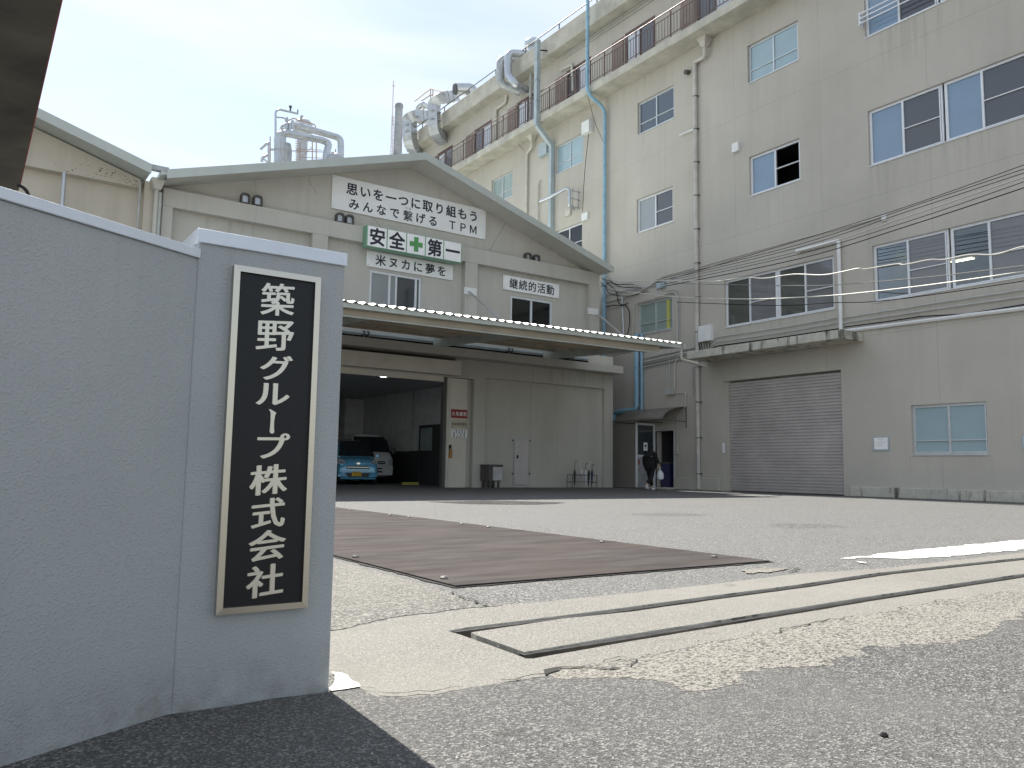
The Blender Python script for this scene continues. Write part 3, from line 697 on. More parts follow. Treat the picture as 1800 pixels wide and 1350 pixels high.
# bay interior
mb = MB(); mb.box(15.15, 15.25, YF + .2, 36, 1.3, 3.75); mb.box(4.2, 15.25, 36, 36.1, 1.3, 3.75); mb.box(14.2, 15.2, YF + .3, YF + .35, 1.3, 3.75); mb.build('bay_wall', 'interior_wall', fb_)
mb = MB(); mb.box(15.15, 15.25, YF + .2, 36, 0, 1.299); mb.box(4.2, 15.25, 36, 36.1, 0, 1.299); mb.box(14.2, 15.2, YF + .3, YF + .35, 0, 1.299); mb.build('bay_dado', 'interior_dark', fb_)
mb = MB(); mb.box(4.2, 15.3, YF + .3, 36.1, 3.76, 3.85); mb.build('bay_ceiling', 'interior_ceiling', fb_)
mb = MB(); mb.box(14.2, 15.1, 34.0, 34.5, 0, 3.7); mb.build('bay_column', 'interior_wall', fb_)
mb = MB(); yp_ = gx(725, 750, 15.08).y; mb.tube([(15.08, yp_, 1.3), (15.08, yp_, 3.7)], .05); mb.build('bay_pipe', 'grey_pipe', fb_)
ya_, yb_ = gx(779, 790, 15.1).y, gx(738, 790, 15.1).y; zd_ = gx(742, 748, 15.1).z
mb = MB(); mb.box(15.06, 15.14, ya_ + .8, yb_ - .1, 1.31, zd_ - .12); mb.build('bay_inner_door', 'grey_duct', fb_)
mb = MB(); mb.box(15.04, 15.14, ya_, ya_ + .78, 0, zd_); mb.box(15.04, 15.14, yb_ - .06, yb_, 0, zd_); mb.box(15.04, 15.14, ya_ + .78, yb_ - .06, zd_ - .1, zd_); mb.build('bay_door_frame', 'interior_dark', fb_)
for x, y in ((9.5, 26), (11.8, 25), (11.0, 29)):
    mb = MB(); mb.lathe((x, y, 3.70), [(.12, 0), (.16, .03), (.16, .055)], 12); mb.build('bay_ceiling_lamp', 'bay_lamp_light', fb_)
mb = MB(); q = gz(706, 845); mb.box(13.3, 13.95, 26.3, 26.4, .0, .10); mb.build('wheel_stop', 'yellow_roll', fb_)
# white access door with frame
q0 = FL.px(904, 773.8, -.14); q1 = FL.px(927, 852, -.14)
du0, du1, dv0, dv1 = 15.86, 16.50, .12, 1.98
du0, du1 = q0[0], q1[0]; dv1 = q0[1]; dv0 = q1[1]
mb = MB(); mb.fb(FL, du0 - .04, du1 + .04, dv0 - .03, dv1 + .04, -.139, -.12); h_ = mb.build('hatch_frame', 'galv', fb_)
mb = MB(); mb.fb(FL, du0, du1, dv0, dv1, -.119, -.095); d_ = mb.build('hatch_door', 'door_pink', fb_, bevel=.004)
mb = MB(); mb.fb(FL, du0 + .08, du0 + .13, 1.0, 1.12, -.094, -.06); mb.build('handle', 'black', d_)
for v in (.45, 1.6):
    for s_u in (du0 - .09, du1 + .06):
        mb = MB(); mb.fb(FL, s_u, s_u + .03, v, v + .05, -.138, -.1); mb.build('latch', 'rail_steel', fb_)
# gutter head and downpipes at the valley
mb = MB(); mb.box(3.55, 4.05, 22.12, 22.32, 8.30, 8.42); mb.build('valley_gutter', 'galv_dull', fb_)
# brackets
for q in ((828, 512), (1043, 547.5)):
    u, v = FF.px(*q, .03); mb = MB(); mb.fb(FF, u - .26, u + .24, v - .12, v + .12, .0005, .03); mb.build('tie_bracket', 'white_paint', fb_)

# ------------------------------------------------------------------ signs on the factory
def board(name, label, cat, fr, u0, u1, v0, v1, d, mat='sign_white', th=.03, group=None):
    t_ = thing(name, label, cat, fr.P((u0 + u1) / 2, v0, d), group)
    mb = MB(); mb.fb(fr, u0, u1, v0, v1, d, d + th); mb.build('board', mat, t_, bevel=.003)
    if u1 - u0 > 2:
        for uu in (u0 + .06, (u0 + u1) / 2, u1 - .06):
            for vv in (v0 + .05, v1 - .05): mb = MB(); mb.fb(fr, uu - .012, uu + .012, vv - .012, vv + .012, d + th, d + th + .006); mb.build('screw', 'galv_dull', t_)
    return t_
def ink(parent, name, mat, fn):
    mb = MB(); fn(mb); mb.build(name, mat, parent)
FS = Fr('Y', YG)
s1 = board('slogan_sign', 'long white two line slogan board high on the gable wall', 'sign', FS, 8.95, 14.6, 8.575, 9.64, .02)
ink(s1, 'lettering', 'sign_ink', lambda mb: line_text(mb, FS, '思いを一つに取り組もう', 9.38, 14.32, 9.31, .40, .053, .026))
ink(s1, 'lettering', 'sign_ink', lambda mb: (line_text(mb, FS, 'みんなで', 9.45, 11.33, 8.84, .37, .053, .024), put(mb, FS, '繋', 11.58, 8.83, .37, .37, .053, .012), line_text(mb, FS, 'げる', 11.80, 12.75, 8.84, .37, .053, .024)))
ink(s1, 'lettering', 'sign_ink', lambda mb: line_text(mb, FS, 'ＴＰＭ', 13.05, 14.30, 8.84, .37, .053, .018))
ink(s1, 'small_lettering', 'sign_ink', lambda mb: line_text(mb, FS, 'つな', 11.45, 11.71, 9.08, .10, .053, .0))
s2 = thing('safety_first_sign', 'green edged five tile safety first sign with a green cross on the beam', 'sign', (11.6, 22.6, 7.43))
mb = MB(); mb.box(9.93, 13.36, 22.61, 22.895, 7.435, 8.10); mb.build('backing_box', 'sign_green_side', s2)
tw = (13.345 - 9.945) / 5
for i, ch in enumerate('安全＋第一'):
    a0, a1 = 9.945 + tw * i + .02, 9.945 + tw * (i + 1) - .02
    mb = MB(); mb.box(a0, a1, 22.585, 22.6095, 7.45, 8.085); tl = mb.build('tile', 'sign_white', s2, bevel=.008)
    F2 = Fr('Y', 22.584); mb = MB(); um = (a0 + a1) / 2
    if ch == '＋':
        mb.fb(F2, um - .08, um + .08, 7.53, 8.01, 0, .003); mb.fb(F2, um - .235, um - .0805, 7.69, 7.85, 0, .003); mb.fb(F2, um + .0805, um + .235, 7.69, 7.85, 0, .003); mb.build('cross', 'sign_green', tl)
    else:
        put(mb, F2, ch, um, 7.77, .56, .58, .002, .03); mb.build('lettering', 'sign_ink', tl)
s3 = board('rice_bran_sign', 'white slogan board directly below the green edged safety sign', 'sign', FS, 10.18, 13.33, 6.935, 7.452, .02)
ink(s3, 'lettering', 'sign_ink', lambda mb: line_text(mb, FS, '米ヌカに夢を', 10.44, 13.12, 7.19, .37, .053, .022))
s4 = board('activity_sign', 'short white slogan board above the right upper factory window', 'sign', FS, 15.377, 17.865, 6.925, 7.447, .02)
ink(s4, 'lettering', 'sign_ink', lambda mb: line_text(mb, FS, '継続的活動', 15.62, 17.66, 7.19, .38, .053, .018))
# notices on the side panel of the vehicle bay
FN = Fr('Y', YF + .04)
def pr(fr, x0, y0, x1, y1, d=0): a_ = fr.px(x0, y0, d); b_ = fr.px(x1, y1, d); return (a_[0], b_[0], b_[1], a_[1])
u0, u1, v0, v1 = pr(FN, 793, 719, 821, 735.8); n1_ = board('fire_ban_sign', 'small dark red no open flames sign beside the vehicle bay', 'sign', FN, u0, u1, v0, v1, .003, 'sign_red', .006)
ink(n1_, 'lettering', 'sign_white', lambda mb: line_text(mb, FN, '火気厳禁', u0 + .02, u1 - .02, (v0 + v1) / 2, (u1 - u0) / 4.6, .0105, .012, (v1 - v0) * .52))
a0, a1, b0, b1 = pr(FN, 793, 737, 821, 753.8); n2_ = board('hazard_notice', 'small cream notice between the red sign and the white notice', 'sign', FN, a0, a1, b0, b1, .003, 'sign_cream', .006)
ink(n2_, 'lettering', 'sign_ink', lambda mb: line_text(mb, FN, '危険物貯蔵所', a0 + .02, a1 - .02, (b0 + b1) / 2, (a1 - a0) / 6.8, .0105, .008, (b1 - b0) * .36))
c0, c1, e0, e1 = pr(FN, 793, 754.6, 820.5, 770.5); n3_ = board('rules_notice', 'small white notice with four rows of fine print', 'sign', FN, c0, c1, e0, e1, .003, 'sign_white', .006)
for k, s_ in enumerate(('一類危険物', '品名第四類', '最大数量', '管理責任者')):
    ink(n3_, 'lettering', 'sign_ink', lambda mb: line_text(mb, FN, s_, c0 + .05, c1 - .05, e1 - (e1 - e0) * (k + .5) / 4, (c1 - c0) / 9, .0105, .01))
sw = FL.px(791, 796, -.03); mb = MB(); mb.fb(FL, sw[0] - .05, sw[0] + .05, sw[1] - .17, sw[1] + .12, -.039, .03); k_ = thing('control_box', 'little orange and black push button box beside the vehicle bay post', 'switch box', FL.P(sw[0], sw[1] - .17, 0)); mb.build('case', 'orange', k_)
mb = MB(); mb.fb(FL, sw[0] - .06, sw[0] + .01, sw[1] + .13, sw[1] + .26, -.039, .04); mb.build('button_box', 'black', k_)

# ------------------------------------------------------------------ canopy in front of the factory
cn = thing('canopy', 'long corrugated metal canopy over the vehicle bay', 'canopy', (12, 20, 4.4))
CA = Vector((1.5, 17.1, 4.302)); CB = Vector((18.14, 17.1, 4.502))
def cz(x): return 4.37 + (x - 7.02) * (4.504 - 4.37) / (18.14 - 7.02)
YB = 22.25; rise = .56
def cp(x, s, dz=0): return (x, 17.1 + (YB - 17.1) * s, cz(x) + (4.98 - cz(x)) * s + dz)
mb = MB()                                    # front gutter fascia
mb.prism([(1.5, 17.1, cz(1.5)), (18.15, 17.1, cz(18.15)), (18.15, 17.1, cz(18.15) - .12), (1.5, 17.1, cz(1.5) - .12)], (0, .12, 0)); mb.build('gutter', 'canopy_steel', cn, bevel=.006)
mb = MB()                                    # brown front beam under it
mb.prism([(1.5, 17.26, cz(1.5) - .06), (17.2, 17.26, cz(17.2) - .06), (17.2, 17.26, cz(17.2) - .30), (1.5, 17.26, cz(1.5) - .27)], (0, .05, 0)); mb.build('front_beam', 'purlin', cn)
mb = MB(); mb.tube([(1.5, 17.22, cz(1.5) - .285), (17.3, 17.22, cz(17.3) - .32)], .02, 6); mb.build('edge_pipe', 'canopy_steel', cn)
for s_ in (.28, .52, .76, .97):
    mb = MB(); a_, b_ = cp(1.5, s_, -.17), cp(17.9, s_, -.17); mb.bar(a_, b_, .06, .13); mb.build('purlin', 'purlin', cn)
for x in (3.1, 8.0, 12.45, 16.9):            # tapered cantilever rafters
    mb = MB(); f0, f1 = Vector(cp(x, .06, -.12)), Vector((x, YF, 5.02))
    mb.prism([f0, f1, (x, YF, 4.53), f0 + Vector((0, 0, -.14))], (.09, 0, 0)); mb.build('rafter', 'canopy_steel', cn)
mb = MB()                                    # corrugated sheet; last bit droops over the gutter
seg = 640; x0, x1 = 1.5, 18.0; rows = [(-.010, .012), (.012, .040), (.06, .05), (1, .05)]
vs = []; 
for (s_, dz) in rows:
    for k in range(seg + 1):
        x = x0 + (x1 - x0) * k / seg; ph = x / .26 * 2 * math.pi
        h_ = max(-.5, math.cos(ph)) * .030
        q = cp(x, s_, dz); vs.append((q[0], q[1], q[2] + h_))
fs = [(r * (seg + 1) + k, r * (seg + 1) + k + 1, (r + 1) * (seg + 1) + k + 1, (r + 1) * (seg + 1) + k) for r in range(len(rows) - 1) for k in range(seg)]
mb.add(vs, fs); mb.build('corrugated_sheet', 'corrugated', cn)
mb = MB(); mb.prism([cp(18.0, 0, .03), cp(18.0, 1, .03), cp(18.0, 1, -.12), cp(18.0, 0, -.12)], (.03, 0, 0)); mb.build('end_trim', 'canopy_steel', cn)
for q, r_ in ((825, 513), (880, 562)), ((1052, 553), (1100, 594)):
    a_ = gy(*q, YF - .05); 
    b_ = None
    # rod comes down and out to the canopy top
    t_ = gy(*r_, 19.2); mb = MB(); mb.tube([a_, t_], .035, 8); mb.build('tie_rod', 'galv', cn, smooth=True)
mb = MB(); mb.tube([cp(17.6, -.0, -.16), (17.65, 17.5, 3.95), (18.0, 17.2, 3.9)], .03, 6)
# tube lamp under the canopy
a_ = gy(1078, 624, 19.5); b_ = gy(1112, 619, 19.5)
tl = thing('tube_lamp', 'slim fluorescent tube fitting under the right end of the canopy', 'lamp', a_)
mb = MB(); mb.bar(a_, b_, .06, .03); mb.build('fitting', 'galv_dull', tl); mb = MB(); mb.tube([a_ + Vector((.05, -.02, -.035)), b_ + Vector((-.05, -.02, -.035))], .016, 8); mb.build('tube', 'white_paint', tl)
# pipes on the wall seen through the gap
for z_, r_, m_ in ((4.72, .05, 'grey_duct'), (4.62, .03, 'cable_black')):
    mb = MB(); mb.tube([(4.5, YF - .12, z_), (19.0, YF - .12, z_ + .02)], r_, 8); tag(mb.build('wall_pipe', m_, smooth=True), 'blue grey horizontal pipe behind the canopy' if r_ == .05 else 'thin dark pipe running below the blue grey pipe behind the canopy', 'pipe')
for i_, x in enumerate((6.5, 8.3, 10.0, 15.4, 18.1)):
    mb = MB(); mb.box(x, x + .05, 22.72, YF, 4.521, 4.80); mb.box(x + .14, x + .19, 22.72, YF, 4.521, 4.80); mb.build('pipe_support', 'box_dark', fb_)

# ================================================================== SECOND GABLE (left)
wh = thing('warehouse_building', 'neighbouring beige gabled warehouse at the left with peeling paint', 'building', (0, 22.9, 0))
def w2z(x): return 8.41 + (3.6 - x) * .31
ax = -3.7
mb = MB()
mb.prism([(-11, YG, 0), (3.72, YG, 0), (3.72, YG, 8.15), (ax, YG, w2z(ax) - .2), (-11, YG, 8.2)], (0, .2, 0)); mb.build('wall', 'warehouse_wall', wh)
zb = gy(245, 328, YF).z
mb = MB(); mb.prism([(-11, YF, zb), (3.5, YF, zb - .02), (3.5, YF, w2z(3.5) - .23), (ax, YF, w2z(ax) - .23), (-11, YF, 8.1)], (0, .245, 0)); mb.build('gable_beam', 'warehouse_wall', wh)
cx0, cx1 = gy(252, 360, YF).x, gy(275, 360, YF).x
mb = MB(); mb.box(cx0, 3.93, YF - .012, YG, 6.55, 8.2); mb.build('column', 'warehouse_wall', wh)
mb = MB(); mb.box(cx0 - .02, 3.95, YF - .03, YG, 0, 6.54); mb.build('column_base', 'white_paint', wh)
mb = MB(); mb.prism([(3.62, 22.1, w2z(3.6)), (ax, 22.1, w2z(ax)), (ax, 22.1, w2z(ax) - .25), (3.62, 22.1, w2z(3.6) - .25)], (0, .03, 0)); mb.build('verge_fascia', 'roof_metal', wh)
mb = MB(); mb.prism([(3.62, 22.131, w2z(3.6) - .02), (ax, 22.131, w2z(ax) - .02), (ax, 22.131, w2z(ax) - .2), (3.62, 22.131, w2z(3.6) - .2)], (0, 25, 0))
mb.prism([(ax, 22.131, w2z(ax) - .02), (-11.2, 22.131, 8.4), (-11.2, 22.131, 8.2), (ax, 22.131, w2z(ax) - .2)], (0, 25, 0)); mb.build('roof', 'roof_metal', wh)
rs = random.Random(5)                        # peeled spots
mb = MB()
for k in range(70):
    x = 3.4 - abs(rs.gauss(0, .75)); z = 8.02 + rs.uniform(0, .30) - (3.4 - x) * .01
    r = rs.uniform(.008, .035)
    if z < w2z(x) - .3: mb.add([(x + r * rs.uniform(.5, 1.4) * math.cos(a_), YF - .0025, z + r * .5 * rs.uniform(.5, 1) * math.sin(a_)) for a_ in [i * 1.047 for i in range(6)]], [tuple(range(6))])
mb.build('peeled_spot', 'box_dark', wh)
def pipe(label, pts, r, mat, cat='pipe', fil=.12, clamps=0, name='drainpipe', seg=12, group=None, bands=None, head=None):
    t_ = thing(name, label, cat, Vector(pts[-1]), group)
    P = fillet(pts, fil); mb = MB(); mb.tube(P, r, seg); mb.build('pipe', mat, t_, smooth=True)
    if clamps:
        a_ = Vector(pts[-2]); b_ = Vector(pts[-1]); z_ = b_.z + .5
        while z_ < a_.z - .3:
            mb = MB(); mb.lathe((b_.x, b_.y, z_), [(r * 1.12, 0), (r * 1.12, .035)], 12); mb.box(b_.x, b_.x + .12, b_.y - r - .035, b_.y - r, z_, z_ + .04); mb.build('clamp', 'rack_steel', t_); z_ += clamps
    if bands:
        for (c_, z0, z1) in bands:
            mb = MB(); mb.tube([(c_[0], c_[1], z0), (c_[0], c_[1], z1)], r * 1.18, seg); mb.build('collar', mat, t_, smooth=True)
    if head:
        c_, w0, w1, h_ = head; c_ = Vector(c_)
        vs = [c_ + Vector((i * w0, j * w0, 0)) for i, j in ((-1, -1), (1, -1), (1, 1), (-1, 1))] + [c_ + Vector((i * w1, j * w1, h_)) for i, j in ((-1, -1), (1, -1), (1, 1), (-1, 1))] + [c_ + Vector((i * w1, j * w1, h_ * 1.25)) for i, j in ((-1, -1), (1, -1), (1, 1), (-1, 1))]
        mb = MB(); mb.add(vs, [(3, 2, 1, 0), (0, 1, 5, 4), (1, 2, 6, 5), (2, 3, 7, 6), (3, 0, 4, 7), (4, 5, 9, 8), (5, 6, 10, 9), (6, 7, 11, 10), (7, 4, 8, 11), (8, 9, 10, 11)]); mb.build('rain_head', mat, t_)
    return t_
x_ = gy(278, 340, 22.5).x
pipe('drainpipe with rain head in the valley between the two gables', [(x_, 22.75, 8.1), (x_, 22.75, 0)], .06, 'cream_pipe', head=((x_, 22.7, 7.95), .09, .17, .22))
x_ = gy(284, 340, 22.6).x
pipe('thinner drainpipe right of the valley drainpipe', [(x_, 22.75, 7.9), (x_, 22.75, 0)], .045, 'grey_pipe')
x_ = gy(246.5, 340, 22.7).x
pipe('thin grey conduit on the left face of the valley column', [(x_, 22.8, 8.1), (x_, 22.8, 0)], .03, 'grey_pipe', name='conduit')
a_ = gy(113, 304, 22.75); mb_ = [(a_.x, 22.7, a_.z), (a_.x, 22.7, 0)]
pipe('pale vertical conduit rising from behind the gate wall coping', mb_, .055, 'galv', name='conduit')

# ================================================================== OFFICE BUILDING
ob = thing('office_building', 'tall grey beige office block with a balcony floor and roller shutter', 'building', (XO, 20, 0))
P = FO.px
W = {}
def rect(*q):                                # measured corners (lt, rb) -> wall rect
    (a, b), (c, d) = P(*q[0]), P(*q[1]); return a, c, d, b
R1z = (5.565, 7.225); R2z = (9.615, 11.30); R3z = (13.58, 15.28)
yA = -12.86
pit = [-12.87, -11.85, -10.70, -9.69, -8.62]   # u divisions of the long windows
long_u = [-12.87, -11.87, -10.79, -10.67, -9.70, -8.62, -8.50, -7.50, -6.42, -6.30, -5.3, -4.25]
holes = []
U1, U2 = -12.88, -3.4
rows = {'a': (U1, U2, *R1z), 'b': (U1, U2, *R2z), 'c': (U1, U2, *R3z)}
w2 = (-18.35, -14.13, 5.575, 7.22)
w5 = (-17.21, -15.19, 13.90, 15.26); w6 = (-17.21, -15.22, 9.915, 11.29); w7 = (-22.66, -20.67, 13.95, 15.285); w8 = (-22.71, -20.755, 9.94, 11.31)
w9 = (-28.02, -26.06, 13.94, 15.27); w10 = (-33.37, -31.49, 13.93, 15.25); w11 = (-28.0, -26.1, 9.94, 11.28); w12 = (-22.69, -20.81, 5.87, 7.11); wg = (-11.905, -9.938, 1.185, 2.53)
sh = (-18.45, -13.99, 0, 3.72)
dr = (-21.70, -20.78, .06, 2.12)
holes = [rows['a'], rows['b'], rows['c'], w2, w5, w6, w7, w8, w9, w10, w11, w12, wg, (*sh, .22), (*dr, .3)]
UF, UN = -41.5, 6.0
ZR = 20.3
mb = MB(); wall_grid(mb, FO, UF, UN, 0, 16.27, holes)
doors = []
for k, u in enumerate((-39.2, -35.2, -31.2, -27.3, -23.4, -19.5, -15.6, -11.6)): doors.append((u, u + 1.75, 16.62, 18.55))
wall_grid(mb, FO, UF, UN, 16.27, 19.6, [(*d_, .12) for d_ in doors])
mb.box(XO, 36, 41.4, 41.5, 0, ZR - .3); mb.box(XO, 36, -6, -5.9, 0, ZR - .3); mb.box(35.9, 36, -6, 41.5, 0, ZR - .3)
mb.build('wall', 'office_wall', ob, weld=True)
mb = MB(); mb.box(20.57, XO - .001, -6, 41.5, 16.27, 16.60); mb.build('balcony_slab', 'slab_edge', ob, bevel=.015)
mb = MB(); mb.box(20.82, 36.2, -6, 41.6, 19.44, 20.3); mb.build('roof_slab', 'slab_edge', ob, bevel=.02)
# dark rooms behind glass
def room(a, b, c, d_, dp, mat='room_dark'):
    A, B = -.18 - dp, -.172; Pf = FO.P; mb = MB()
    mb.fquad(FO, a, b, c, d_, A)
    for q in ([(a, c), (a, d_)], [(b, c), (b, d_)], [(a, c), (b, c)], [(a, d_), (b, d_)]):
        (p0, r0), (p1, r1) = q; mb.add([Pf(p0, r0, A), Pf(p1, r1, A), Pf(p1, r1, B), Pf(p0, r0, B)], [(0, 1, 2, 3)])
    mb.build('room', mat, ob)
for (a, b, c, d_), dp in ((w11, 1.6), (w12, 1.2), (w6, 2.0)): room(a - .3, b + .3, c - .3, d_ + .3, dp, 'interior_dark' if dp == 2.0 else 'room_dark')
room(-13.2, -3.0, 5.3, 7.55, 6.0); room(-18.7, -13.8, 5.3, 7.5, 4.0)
for x_off, us in ((2.2, (-13.0, -10.6, -8.6, -6.2)), (4.6, (-13.0, -10.6, -8.6, -6.2))):
    for u in us:
        mb = MB()
        for dd in (0, .16): mb.fb(FO, u, u + .7, 7.51, 7.522, -x_off - dd - .02, -x_off - dd)
        mb.build('room_lamp', 'lamp_tube', ob)
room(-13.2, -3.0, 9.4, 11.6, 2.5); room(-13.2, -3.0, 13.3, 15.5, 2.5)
def longwin(z, kinds, trans, label):
    s_ = []
    pairs = [(-12.87, -11.86, 0), (-11.86, -10.79, 1), (-10.67, -9.70, 0), (-9.70, -8.62, 1), (-8.50, -7.50, 0), (-7.50, -6.42, 1), (-6.30, -5.3, 0), (-5.3, -4.2, 1)]
    for i in range(0, 8, 2):
        a = pairs[i]; b = pairs[i + 1]
        window(FO, ob, a[0] - .005, b[1] + .055, z[0], z[1], [(a[0], a[1], kinds[0], None), (b[0], b[1], kinds[1], z[0] + (z[1] - z[0]) * trans)], rec=.14)
longwin(R1z, ('glass', 'screen_grey'), .44, 'x'); longwin(R2z, ('blind_sky', 'screen'), .47, 'x'); longwin(R3z, ('blind_sky', 'screen'), .47, 'x')
window(FO, ob, -18.35, -16.21, w2[2], w2[3], [(-18.35, -17.33, 'frost_dim', None), (-17.33, -16.25, 'screen_grey', w2[2] + .72)])
window(FO, ob, -16.20, -14.13, w2[2], w2[3], [(-16.17, -15.18, 'frost_dim', None), (-15.18, -14.13, 'screen_grey', w2[2] + .72)])
def win2(r, kinds, tr=None, **kw):
    m_ = (r[0] + r[1]) / 2; tz = [r[2] + (r[3] - r[2]) * x if x else None for x in (tr if isinstance(tr, tuple) else (tr, tr))]
    window(FO, ob, *r, [(r[0], m_, kinds[0], tz[0]), (m_, r[1], kinds[1], tz[1])], **kw)
win2(w5, ('blind_blue', 'blind_blue'), .33, frame='aluminium'); win2(w6, ('blind_sky', 'open'), (None, .48)); win2(w7, ('pane_navy', 'pane_navy'), .33, frame='aluminium'); win2(w8, ('frost_grey', 'screen'), (None, .45))
win2(w9, ('blind_blue', 'blind_blue'), .33, frame='aluminium'); win2(w10, ('frost_green', 'frost_green'), .33, frame='aluminium'); win2(w11, ('glass_dark', 'glass_dark'), .4); win2(w12, ('frost_green', 'frost_green'), .33, frame='aluminium', rec=.15)
win2(wg, ('blind_blue', 'blind_blue'), .28, frame='aluminium', rec=.15)
mb = MB(); mb.fb(FO, w12[1] - .38, w12[1] - .22, w12[2] + .06, w12[3] - .06, -.105, -.08); mb.build('yellow_roll', 'yellow_roll', ob)
# window guard rails on the third floor
a, b = P(1517, 30)[0], -3.4
for i in range(4):
    u0_ = -12.98 + i * 2.17
    g_ = MB(); zz = (13.98, 14.13, 14.28)
    for z in zz: g_.fb(FO, u0_, u0_ + 2.1, z, z + .035, .16, .19)
    for uu in (u0_, u0_ + 2.04): g_.fb(FO, uu, uu + .06, 13.93, 14.36, .0, .159)
    g_.build('window_guard_rail', 'white_frame', ob)
# balcony doors
for i, d_ in enumerate(doors):
    m_ = (d_[0] + d_[1]) / 2
    window(FO, ob, *d_, [(d_[0], m_, 'screen', None), (m_, d_[1], 'curtain', None)] if i % 2 else [(d_[0], m_, 'curtain', None), (m_, d_[1], 'screen', None)], frame='brown_metal', fw=.07, rec=.09, sill=False, name='balcony_door')
    mb = MB(); mb.fb(FO, d_[0] - .75, d_[0] - .05, 16.62, 18.45, .004, .05)
    mb.build('shutter_case', 'brown_panel', ob)
# balcony railing
rl_ = MB()
XB = 20.62
rl_.tube([(XB, -6, 17.72), (XB, 41.4, 17.72)], .024, 8); rl_.tube([(XB, -6, 17.5), (XB, 41.4, 17.5)], .016, 6); rl_.tube([(XB, -6, 16.74), (XB, 41.4, 16.74)], .018, 6)
y = -6.0; k = 0
while y < 41.4:
    if k % 12 == 0: rl_.box(XB - .02, XB + .02, y, y + .04, 16.6, 17.72)
    else: rl_.box(XB - .008, XB + .008, y, y + .016, 16.74, 17.5)
    y += .155; k += 1
rl_.build('balcony_railing', 'brown_metal', ob)
# roof guard rail
rl_ = MB(); rl_.tube([(20.92, -6, 20.66), (20.92, 41.2, 20.66)], .028, 8)
y = -4
while y < 41: rl_.box(20.90, 20.94, y, y + .04, 20.3, 20.66); y += 2.6
rl_.build('roof_guard_rail', 'rack_steel', ob)
# soffit conduits under the roof
for (z_, x_o) in ((19.36, .05), (19.20, .05)):
    mb = MB(); mb.tube([(XO - x_o, 5, z_), (XO - x_o, 27.5, z_)], .025, 8); tag(mb.build('conduit', 'grey_pipe', smooth=True), 'upper thin conduit along the wall under the office roof' if z_ > 19.3 else 'lower thin conduit along the wall under the office roof', 'conduit')
# shutter and its lintel
mb = MB(); su0, su1 = -18.28, -14.0; nz = 37; prof = []
for k in range(nz):
    z0 = .02 + 3.66 * k / nz; h = 3.66 / nz
    for f_, d_ in ((0, -.160), (.12, -.120), (.66, -.112), (.80, -.160)): prof.append((z0 + h * f_, d_))
vs = [FO.P(su0, z, d) for z, d in prof] + [FO.P(su1, z, d) for z, d in prof]; n = len(prof)
mb.add(vs, [(i, i + 1, i + 1 + n, i + n) for i in range(n - 1)]); so_ = mb.build('roller_shutter', 'shutter_slats', ob)
mb = MB(); mb.fb(FO, -18.45, -18.29, 0, 3.715, -.2, -.06); mb.build('shutter_guide', 'office_wall', ob)
mb = MB(); mb.fb(FO, -18.4, -14.0, 0, 3.9, -.25, -.221); mb.build('shutter_back', 'room_dark', ob)
# canopy slab over the shutter
zc = gx(1509, 602, XO).z; q0 = gz(1480, 594, zc); q1 = gz(1206, 632, zc)
xs_ = q0.x; zc0 = zc
mb = MB(); mb.box(min(xs_, XO - .5), XO - .001, q0.y, q1.y, zc, zc + .26); mb.build('shutter_canopy_slab', 'weathered', ob, bevel=.02)
# plinths
pz = .285
mb = MB(); mb.box(XO - .10, XO - .001, -6, 13.75, 0, pz); mb.build('plinth', 'weathered', ob, bevel=.02)
mb = MB(); mb.box(XO - .10, XO - .001, 18.62, 20.72, 0, .42); mb.build('plinth', 'office_wall', ob, bevel=.02)
# alley end wall and doorway
al = thing('alley_wall', 'dark end wall closing the gap between factory and office block', 'wall', (20.9, 25.2, 0))
mb = MB(); mb.box(19.7, XO + .0, 25.2, 25.35, 0, 7.9); mb.build('panel', 'interior_wall', al); mb = MB(); mb.box(19.7, XO, 25.15, 25.199, 0, .7); mb.build('base_course', 'interior_dark', al)
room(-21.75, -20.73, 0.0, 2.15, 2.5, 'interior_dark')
dl = thing('glazed_door', 'white framed glass door standing open at the office side entrance', 'door', (21.0, 21.72, 0))
# leaf hinged at the far jamb, standing out from the wall
lx0 = gy(1117, 800, 21.75).x; lx1 = XO - .03; FD = Fr('Y', 21.75)
zt = gy(1135, 744, 21.75).z; zm = gy(1125, 801, 21.75).z
mb = MB()
for r_ in ((lx0, lx0 + .08, .05, zt), (lx1 - .08, lx1, .05, zt), (lx0 + .081, lx1 - .081, zt - .08, zt), (lx0 + .081, lx1 - .081, zm - .04, zm + .03)): mb.fb(FD, *r_, 0, .035)
mb.build('leaf_frame', 'white_frame', dl); mb = MB(); mb.fb(FD, lx0 + .081, lx1 - .081, .05, zm - .041, .005, .03); mb.build('kick_panel', 'galv', dl)
mb = MB(); mb.fb(FD, lx0 + .08, lx1 - .08, zm + .03, zt - .08, .014, .020); mb.build('pane', 'screen', dl)
u_, v_ = FD.px(1135, 785, .03); mb = MB(); mb.fb(FD, u_ - .10, u_ + .10, v_ - .15, v_ + .15, .021, .024); k_ = mb.build('notice', 'sign_white', dl)
mb = MB(); mb.fb(FD, u_ - .04, u_ + .05, v_ - .02, v_ + .07, .0245, .026); mb.build('emblem', 'navy', k_)
u_, v_ = FD.px(1123, 812, .03); mb = MB(); mb.fb(FD, u_ - .035, u_ + .035, v_ - .1, v_ + .1, .0305, .033); mb.build('sticker', 'sign_red', dl)
mb = MB(); mb.fb(FO, -21.72, -21.70, .05, 2.14, -.05, .02); mb.fb(FO, -20.78, -20.74, .05, 2.14, -.05, .02); mb.fb(FO, -21.70, -20.78, 2.12, 2.16, -.05, .02); mb.build('door_frame', 'aluminium', ob)
